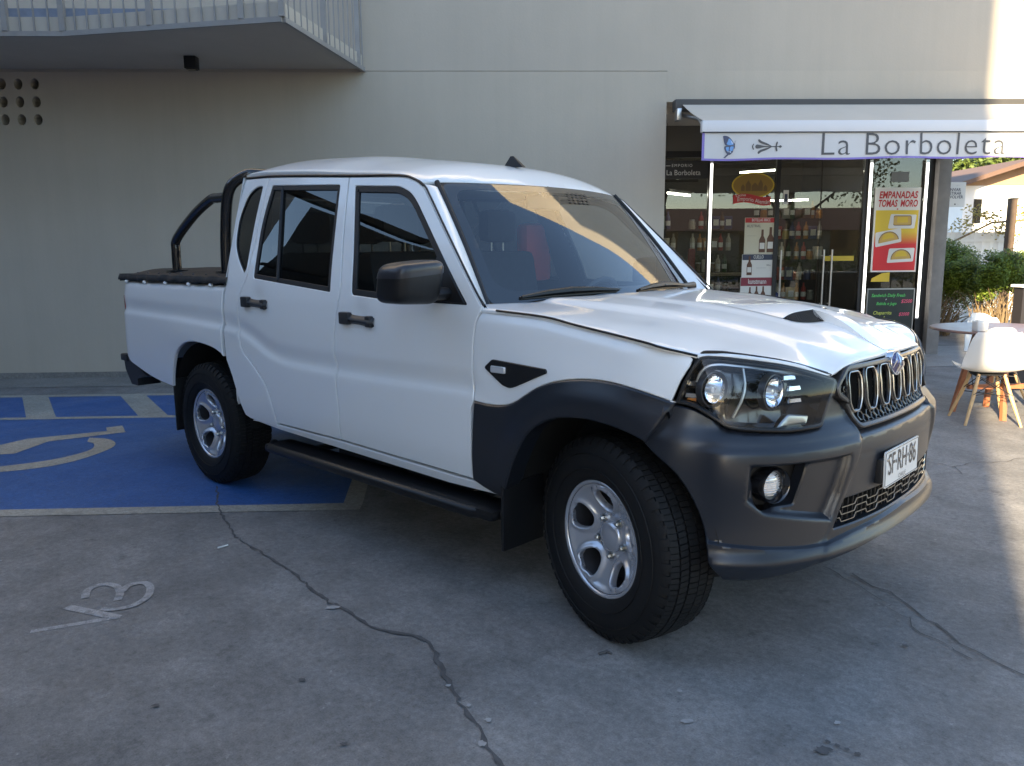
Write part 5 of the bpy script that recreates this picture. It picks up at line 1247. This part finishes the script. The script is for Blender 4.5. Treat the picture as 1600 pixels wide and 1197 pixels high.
def good(kind, a, d, z, mi, h, w, lab):
    L = F(a, d, z); key = (kind, mi)
    if key not in protos:
        t_ = thing(kind, L, lab, kind)
        q = MB(lambda x, y, zz: L+EA*x+ED*y+Vector((0,0,zz)))
        if kind == 'bottle': q.lathe([(0,0),(.034,0),(.036,.01),(.036,.15),(.030,.18),(.013,.21),(.013,.255),(0,.256)], (0,0,0), (0,0,1), 12); b_ = q.build('glass_body', GOODS[mi], t_); q = MB(lambda x, y, zz: L+EA*x+ED*y+Vector((0,0,zz))); q.lathe([(.0365,.05),(.0368,.12)], (0,0,0), (0,0,1), 12); q.build('label_band', WHT, t_)
        elif kind == 'jar': q.lathe([(0,0),(.045,0),(.048,.01),(.048,.10),(.040,.12),(.038,.13)], (0,0,0), (0,0,1), 12); q.build('glass_body', GOODS[mi], t_); q = MB(lambda x, y, zz: L+EA*x+ED*y+Vector((0,0,zz))); q.lathe([(.041,.125),(.041,.145),(0,.147)], (0,0,0), (0,0,1), 12); q.build('lid', ALU, t_)
        else: q.box(-.06,.06,-.04,.04,0,.19,.006); q.build('carton', GOODS[mi], t_); q = MB(lambda x, y, zz: L+EA*x+ED*y+Vector((0,0,zz))); q.box(-.04,.04,-.0425,-.0402,.05,.14); q.build('print', WHT, t_, smooth=False)
        protos[key] = t_; return t_
    p = protos[key]; c = p.copy(); COL.objects.link(c); c.location = L
    for ch in p.children: k = ch.copy(); COL.objects.link(k); k.parent = c
    c['label'] = lab; return c
cols_ = ['red','orange','cream','brown','dark green','ochre','navy','grey']
for a0, a1, d, zs, rl in racks:
    short = {'b': 'behind the glass doors'}.get('', rl.split(' groceries ')[-1] if 'groceries' in rl else rl.replace('black shelf rack ', ''))
    for zi, z in enumerate(zs):
        a = a0+.09
        while a < a1-.08:
            kind = rnd.choice(['bottle','jar','box','bottle']); mi = rnd.randrange(8)
            wh = (['lowest','second','third','fourth','fifth','sixth'][:len(zs)-1]+['top'])[zi]
            lb = f'{cols_[mi]} {kind} on the {wh} shelf of the rack {short}'
            o = good(kind, a, d-.08+rnd.uniform(-.03,.03), z, mi, 0, 0, lb); o['group'] = f'{cols_[mi]} {kind} goods, {wh} shelf, {short}'; a += rnd.uniform(.085,.125)
cn = thing('shop_counter', F(4.4,13.6,0), 'dark counter at the back of the shop', 'counter'); q = MB(F); q.box(3.0,5.4,13.4,13.9,0,1.0,.01); q.build('body', FRAME, cn); q = MB(F); q.box(2.95,5.45,13.35,13.95,1.0,1.04); q.build('top', col('worktop', (.2,.17,.13)), cn)
bk_ = thing('water_bottle', F(4.06,11.2,0), 'large blue water drum standing inside the left door', 'water drum'); q = MB(F); q.lathe([(0,0),(.15,0),(.16,.04),(.16,.40),(.13,.50),(.05,.56),(.05,.62),(0,.62)], (4.08,11.15,.30), (0,0,1), 24); q.build('drum', col('drum_blue', (.03,.07,.30), .2), bk_); q = MB(F); q.box(3.95,4.21,11.02,11.28,0,.30,.01); q.build('stand', FRAME, bk_)
for i, (a, z, mi) in enumerate(((2.52,1.25,0),(2.72,1.20,1),(2.90,1.3,0),(2.60,.95,1))):
    t_ = thing('hanging_pack', F(a,11.0,z), ['long red','short orange','wide red','low orange'][i]+' pack hanging in the left shop window', 'snack pack', 'packs hanging in the left window'); q = MB(F); q.box(a-.05,a+.05,10.98,11.03,z-.25,z+.15,.02); q.build('bag', GOODS[mi], t_); q = MB(F); q.tube([(a,11.0,z+.15),(a,11.0,3.0)], .002, 4); q.build('string', BLACK, t_)

# ------------------------------------------------------------------ terrace furniture
WOODL = mat('pale_wood', (.50,.33,.16), .5, var=.12, vscale=20); WOODR = mat('red_wood', (.34,.13,.06), .45, var=.15, vscale=12); SHELL = mat('white_shell', (.70,.69,.66), .35, coat=.2); TABT = mat('table_top_wood', (.17,.10,.085), .35, var=.15, vscale=10)
def chair(loc, rz, label):
    t_ = thing('chair', (0,0,0), label, 'chair', 'white shell chairs on the terrace')
    prof = sm([(-.27,.815),(-.255,.72),(-.225,.60),(-.185,.50),(-.11,.44),(.02,.425),(.14,.435),(.22,.445),(.255,.42)], 4)
    hw = sm([(0,.155),(0,.195),(0,.225),(0,.245),(0,.25),(0,.245),(0,.235),(0,.22),(0,.20)], 4)
    n = len(prof)-1
    def sh(u, v, o=0):
        i = min(n-1, int(v*n)); t = v*n-i; y = prof[i][0]+(prof[i+1][0]-prof[i][0])*t; z = prof[i][1]+(prof[i+1][1]-prof[i][1])*t; w = hw[i][1]+(hw[i+1][1]-hw[i][1])*t
        s = 2*u-1; back = 1-sstep(.30,.55,v); seat_ = sstep(.35,.6,v)
        if v < .12: w *= .80+.20*math.sqrt(min(1, v/.12)); 
        if v > .9: w *= .86+.14*math.sqrt(max(0,(1-v)/.1))
        e = abs(s)**2.6
        y += .085*e*back; z += .045*e*seat_*(1-.5*sstep(.8,1,v))+.03*e*back*0
        z -= (.05*abs(s)**4 if v < .05 else 0)
        return (w*s, y-o*back, z-o*seat_)
    q = MB(); q.grid(lambda u, v: sh(u, v), 24, 36); k = len(q.v); q.grid(lambda u, v: sh(u, v, .007), 24, 36)
    q.tube([sh(0, j/36, .003) for j in range(37)]+[sh(i/24, 1, .003) for i in range(1,25)]+[sh(1, 1-j/36, .003) for j in range(1,37)]+[sh(1-i/24, 0, .003) for i in range(1,24)], .005, 6, closed=True)
    q.build('seat_shell', SHELL, t_, fix=False, angle=80)
    for sx_, sy in ((-1,-1),(1,-1),(-1,1),(1,1)):
        q = MB(); q.tube([(sx_*.10, sy*.09+.0, .415),(sx_*.15,sy*.145,.22),(sx_*.215,sy*.215,.0)], [.014,.016,.011], 12); q.build('leg', WOODL, t_)
    q = MB()
    for sx_ in (-1,1): q.tube([(sx_*.11,-.11,.40),(sx_*.11,.11,.40)], .006, 6); q.tube([(sx_*.145,-.145,.24),(-sx_*.145,.145,.24)], .004, 6)
    for sx_ in (-1,1): q.tube([(sx_*.145,-.145,.26),(sx_*.10,.09,.40)], .004, 6); q.tube([(sx_*.145,.145,.26),(sx_*.10,-.09,.40)], .004, 6); q.tube([(-.15,sx_*.15,.25),(.10,sx_*.09,.40)], .004, 6); q.tube([(.15,sx_*.15,.25),(-.10,sx_*.09,.40)], .004, 6)
    q.box(-.12,.12,-.10,.10,.405,.415,.003)
    q.build('wire_brace', BLACK, t_)
    t_.location = loc; t_.rotation_euler = (0,0,rz); t_.scale = (.95,.95,.98); return t_
# chair forward is +Y; ED is azimuth 135.5 -> rz = 45.5 degrees faces +d
chair(F(4.13,6.27,0), R(45.5-14), 'white shell chair with its back to the camera in front of the round table')
chair(F(4.80,7.22,.0), R(45.5+180+10), 'white shell chair half hidden on the far side of the round table')
tb = thing('table', F(4.42,6.62,0), 'round brown table on red wooden legs between the two white chairs', 'table')
TC = (4.42, 6.58)
q = MB(F); q.lathe([(0,.745),(.54,.745),(.55,.735),(.55,.728),(.53,.722),(0,.722)], (TC[0],TC[1],0), (0,0,1), 64); q.build('tabletop', TABT, tb)
for sx_, sy in ((-1,.4),(.4,1),(1,-.4),(-.4,-1)):
    q = MB(F); q.tube([(TC[0]+sx_*.17,TC[1]+sy*.17,.72),(TC[0]+sx_*.30,TC[1]+sy*.30,0)], .026, 4); q.build('leg', WOODR, tb, smooth=False)
q = MB(F); q.box(TC[0]-.25,TC[0]+.25,TC[1]-.02,TC[1]+.02,.22,.26); q.build('stretcher', WOODR, tb, smooth=False)
nb = thing('napkin_holder', F(4.08,6.42,.745), 'small white box on the round table above the near chair', 'napkin holder'); q = MB(F); q.box(4.03,4.12,6.30,6.38,.745,.825,.006); q.build('box', SHELL, nb); q = MB(F); q.box(4.045,4.105,6.32,6.36,.8255,.832); q.build('napkins', WHT, nb)
pn = thing('planter', F(5.9,8.0,0), 'dark low partition with a pale cap at the right edge', 'partition'); q = MB(F); q.box(5.37,6.8,7.72,7.86,0,1.03); q.build('panel', col('dark_panel', (.022,.02,.022)), pn, smooth=False); q = MB(F); q.box(5.345,6.83,7.70,7.88,1.03,1.055); q.build('cap', WHT, pn, smooth=False)
# delivery sign on the pier
sg_ = thing('delivery_sign', F(6.6,11.2,2.2), 'white sign behind the grey pier reading enviar retirar devolver', 'sign'); q = MB(F); q.box(6.42,6.82,11.20,11.215,2.0,2.34); q.build('board', WHT, sg_, smooth=False); q = MB(F); q.box(6.19,6.43,11.205,11.212,2.28,2.30); q.box(6.19,6.22,10.72,11.21,2.28,2.30); q.build('bracket', BLACK, sg_, smooth=False)
for s_, z in (('ENVIAR',2.235),('RETIRAR',2.185),('DEVOLVER',2.135)): words('lettering', s_, .058, 6.66, z, 11.198, NAVY, sg_, bold=.001, sx=.9)
words('lettering', '..... .', .03, 6.70, 2.30, 11.198, GRYT, sg_); words('lettering', '●  ···', .03, 6.70, 2.035, 11.198, GRYT, sg_)

# ------------------------------------------------------------------ beyond the passage
LEAFM = mat('shrub_leaf', (.115,.165,.018), .5, var=.35, vscale=3); LEAFT = mat('tree_leaf', (.085,.12,.02), .55, var=.4, vscale=2); TWIG = mat('dry_twig', (.20,.14,.075), .8, var=.2, vscale=9); BARK = mat('bark', (.09,.07,.05), .85, var=.3, vscale=8)
def leaves(mb, n, center, rad, size, seed, shellk=.55):
    rnd = random.Random(seed); vs = []; fs = []
    for i in range(n):
        d = Vector((rnd.gauss(0,1), rnd.gauss(0,1), rnd.gauss(0,1))).normalized(); r = shellk+(1-shellk)*rnd.random()**.6
        c = Vector(center)+Vector((d.x*rad[0], d.y*rad[1], d.z*rad[2]))*r*(1+.18*noise.noise(d*2.5+Vector((seed,0,0))))
        if noise.noise(c*2.2+Vector((seed*3,0,0))) < -.22: continue
        u = Vector((rnd.gauss(0,1), rnd.gauss(0,1), rnd.gauss(0,1))).normalized(); w = u.orthogonal().normalized()*size*rnd.uniform(.3,.5); u = u*size*rnd.uniform(.7,1.2)
        k = len(vs); vs += [tuple(c-u*.5), tuple(c+w*.8), tuple(c+u*.5), tuple(c-w*.8)]; fs.append((k,k+1,k+2,k+3))
    mb.v += [Vector(v) for v in vs] if mb.tf is ID else [mb.tf(*v) for v in vs]; k0 = len(mb.v)-len(vs); mb.f += [tuple(i+k0 for i in f) for f in fs]; return mb
def shrub(a, d, w, h0, h1, seed, label, n):
    t_ = thing('shrub', F(a, d, 0), label, 'shrub'); rnd = random.Random(seed)
    q = MB(F)
    for k in range(int(20*w)):
        cx = a+rnd.uniform(-.75,.75)*w; leaves(q, n//int(20*w), (cx, d+rnd.uniform(-.35,.35), (h0+h1)/2+rnd.uniform(-.5,.5)*(h1-h0)*.45), (.24,.24,(h1-h0)*.36), .040, seed+k, .2)
    q.build('foliage', LEAFM, t_, smooth=False, fix=False)
    q = MB(F)
    for k in range(110):
        b = (a+rnd.uniform(-.3,.3)*w, d+rnd.uniform(-.25,.25)); e = (b[0]+rnd.uniform(-.55,.55)*w, b[1]+rnd.uniform(-.4,.3), h0+rnd.uniform(.05,.35)); m_ = (b[0]*.7+e[0]*.3+rnd.uniform(-.08,.08), (b[1]+e[1])/2, e[2]*.55)
        q.tube([(b[0],b[1],0), m_, ((m_[0]+e[0])/2+rnd.uniform(-.05,.05),(m_[1]+e[1])/2,(m_[2]+e[2])/2), e], [.009,.006,.004,.002], 4, cap=False)
    q.build('stems', TWIG, t_, fix=False)
shrub(8.02,12.2,.72,.66,1.38,21,'sunlit clipped shrub with bright leaves over behind the terrace', 40000)
shrub(7.55,13.0,.60,.50,1.55,33,'darker taller shrub partly hidden behind the grey pier', 34000)
shrub(7.9,13.7,1.1,.15,1.25,55,'low dense dark shrub filling the space behind the two others', 16000)
FENM = mat('white_fence', (.74,.74,.72), .6)
fn_ = thing('fence', F(11,15,0), 'white ribbed fence behind the shrubs', 'fence'); q = MB(); q.grid(lambda u, v: F(6.5+14*u, 15+.02*abs(math.sin(u*14*math.pi/.16)), .05+1.68*v), 700, 1); q.build('panel', FENM, fn_, fix=False)
q = MB(F)
for k in range(120): a = 6.5+14*k/120; q.tube([(a,15,1.73),(a+.02,15,1.80)], .012, 4)
q.box(6.5,20.5,14.97,14.985,1.55,1.60); q.build('top_spikes', FENM, fn_, smooth=False)
pl_ = thing('wooden_post', F(9.95,14.4,0), 'dark brown wooden post standing in front of the white fence', 'post'); q = MB(F); q.box(9.60,9.72,14.34,14.46,0,2.30,.01); q.build('shaft', mat('dark_wood', (.09,.06,.04), .8, var=.2, vscale=9), pl_); q = MB(F); q.box(9.59,9.73,14.33,14.47,2.30,2.32); q.build('cap', BLACK, pl_)
hsb = thing('house', F(20,30,0), 'small gabled house with white wall and brown eaves beyond the fence', 'house')
HW = mat('white_house_wall', (.78,.77,.75), .8, var=.04, vscale=1); HG = mat('gable_boards', (.40,.25,.15), .8, var=.1, vscale=2)
q = MB(F); q.box(18.4,24.5,30.3,38,0,3.80); q.build('wall', HW, hsb, smooth=False)
q = MB(); q.prism([(18.35,3.80),(24.3,3.80),(21.25,4.62),(20.6,4.62)][:2]+[(20.75,4.62)], 30.28, 31, lambda a, z, h: F(a, h, z)); q.build('gable', HG, hsb, smooth=False)
q = MB(); q.prism([(17.9,3.72),(20.75,4.62),(24.4,3.68),(24.4,3.84),(20.75,4.80),(17.9,3.88)], 29.7, 38.5, lambda a, z, h: F(a, h, z)); q.build('roof', mat('brown_roof', (.13,.08,.06), .8), hsb, smooth=False)
q = MB(F); q.box(18.8,19.1,30.25,30.31,2.4,3.3); q.build('window', GLOSSB, hsb, smooth=False)
dh = thing('satellite_dish', F(10.6,14.6,2), 'grey satellite dish by the fence at the right edge', 'satellite dish'); q = MB(F); q.lathe([(0,.05),(.09,.03),(.15,0)], (10.33,14.55,1.93), (-.5,-.8,.4), 24); q.build('dish', mat('dish_grey', (.12,.12,.12), .6), dh); q = MB(F); q.tube([(10.3,14.6,0),(10.3,14.6,1.98)], .025, 8); q.build('pole', BLACK, dh)
def tree(a, d, h, r, seed, label, n=16000, tr=.16, lm=None, size=.16):
    t_ = thing('tree', F(a, d, 0), label, 'tree'); rnd = random.Random(seed); q = MB(F)
    q.tube([(a,d,-.1),(a+.1,d,h*.3),(a+.05,d+.1,h*.6)], [tr,tr*.8,tr*.4], 10); tips = []
    for k in range(11):
        z0 = h*rnd.uniform(.3,.6); an_ = rnd.uniform(0,6.28); L = r*rnd.uniform(.5,.95); e = (a+L*math.cos(an_), d+L*math.sin(an_), min(h*.95, z0+rnd.uniform(.15,.45)*h)); tips.append(e)
        m_ = (a+.4*L*math.cos(an_), d+.4*L*math.sin(an_), z0+(e[2]-z0)*.3); q.tube([(a+.08,d+.05,z0), m_, e], [tr*.35,tr*.25,tr*.08], 6)
    q.build('trunk', BARK, t_); q = MB(F)
    for k, e in enumerate(tips+[(a, d, h*.85)]): leaves(q, n//12, e, (r*.42,r*.42,r*.34), size, seed*20+k, .15)
    q.build('crown', lm or LEAFT, t_, smooth=False, fix=False)
tree(29,44,7.9,4.2,5,'bushy green tree rising behind the gabled house', 16000, .25, None, .30)
tree(24,46,6.3,2.6,7,'smaller green tree left of the gabled house', 9000, .2, None, .28)
# low vine over the fence
vn = thing('vine', F(10.6,14.8,1.5), 'sunlit climbing vine spilling over the fence', 'vine'); q = MB(F)
for k in range(14): leaves(q, 90, (9.0+k*.22,14.75,1.85+.25*math.sin(k*1.3)+.03*k), (.3,.15,.18), .07, 70+k, .1)
q.build('foliage', mat('vine_leaf', (.28,.22,.05), .6, var=.3, vscale=4), vn, smooth=False, fix=False)
q = MB(F); q.tube([(8.4,14.9,0),(8.8,14.9,1.5),(9.6,14.85,1.9),(11,14.8,2.0),(12,14.8,2.0)], .02, 6); q.build('stem', TWIG, vn)
pw = thing('overhead_cable', F(0,40,7), 'thin overhead cable crossing the pale sky right of the pier', 'cable')
q = MB(F); q.tube([(14,26,4.60),(20,26,4.62),(40,26,4.8)], .012, 4); q.build('wire', BLACK, pw)
lb = thing('building', F(-22,2,0), 'dark open parking building on the far left of the yard', 'building')
q = MB(F); q.box(-34,-15,-3.1,9.3,2.6,7.5); q.build('wall', mat('dark_render', (.05,.05,.05), .9), lb, smooth=False)
for k in range(4): q = MB(F); q.box(-15.4,-15.0,-2.2+3.6*k,-1.8+3.6*k,0,2.6); q.build('pillar', MATS['dark_render'], lb, smooth=False)
q = MB(F); q.box(-34,-33,-2.5,9.3,0,2.6); q.build('back_wall', MATS['dark_render'], lb, smooth=False)
pg = thing('pergola', F(-10,0,0), 'dark steel pergola frame standing in the yard on the left', 'pergola')
q = MB(F)
for a in (-14.6,-9.0,-6.2): q.box(a-.06,a+.06,-.06,.06,0,5.2); q.box(a-.06,a+.06,-3.1,9.3,5.1,5.22)
q.box(-14.6,-6.2,-.06,.06,5.0,5.1); q.box(-14.6,-6.2,4.0,4.1,5.0,5.1); q.build('frame', FRAME, pg, smooth=False)
# ------------------------------------------------------------------ what stands around the yard, out of frame (it shades and is mirrored)
ob = thing('building', F(-8,-4,0), 'tall plain building across the yard that shades the truck', 'building')
OW = mat('opposite_render', (.30,.29,.27), .9, var=.05, vscale=.7)
q = MB(); q.prism([(-60,-3.2),(-60,-14),(-7.82,-14),(-1.41,-3.2)], 0, 13.5, lambda a, d, h: F(a, d, h)); q.build('wall', OW, ob, smooth=False)
for k in range(6):
    for j in range(4):
        q = MB(F); q.box(-3.6-k*3.4,-2.2-k*3.4,-3.21,-3.19,1.2+3*j,2.6+3*j); q.build('window', GLOSSB, ob, smooth=False)
rb_ = thing('building', F(24,16,0), 'low sunlit ochre building added out of view on the right for warm reflections', 'building')  # unseen building added so the bumper mirrors something warm
q = MB(F); q.box(20,45,17,24,0,6.5); q.build('wall', mat('ochre_wall', (.50,.38,.20), .9, var=.08, vscale=1), rb_, smooth=False)
for k in range(6): q = MB(F); q.box(22+k*3.6,23.6+k*3.6,16.98,17.0,1.6,3.2); q.build('window', GLOSSB, rb_, smooth=False)
rw = thing('building', F(18,-24,0), 'row of low houses with brown roofs far across the yard', 'building')
q = MB(F); q.box(-4,60,-30,-22,0,2.6); q.build('wall', mat('row_wall', (.32,.27,.20), .9, var=.1), rw, smooth=False)
q = MB(); q.prism([(-21.5,2.5),(-26,3.9),(-30.5,2.5)], -4.5, 60.5, lambda d, z, h: F(h, d, z)); q.build('roof', mat('row_roof', (.16,.07,.045), .8), rw, smooth=False)
for k in range(12): q = MB(F); q.box(-1+5*k,.6+5*k,-22.0,-21.97,1.0,2.6); q.build('window', GLOSSB, rw, smooth=False)
tree(6.5,-8,6.8,3.4,41,'spreading tree across the yard seen mirrored in the shop glass', 9000, .2)
tree(12,-10,8.0,4.0,43,'tall tree across the yard right of the spreading one', 9000, .2)
tree(2.0,-15,7.0,3.2,45,'small tree across the yard left of the spreading one', 7000, .16)
hg = thing('hedge', F(9,-6,0), 'long dark hedge across the yard', 'hedge'); q = MB(F)
for k in range(22): leaves(q, 260, (1+k*.8,-6.5,.75), (.6,.35,.65), .12, 200+k, .4)
q.build('foliage', LEAFT, hg, smooth=False, fix=False); q = MB(F)
for k in range(40): q.tube([(1+k*.42,-6.5,0),(1.05+k*.42,-6.5,.9)], .02, 5)
q.build('stems', BARK, hg)
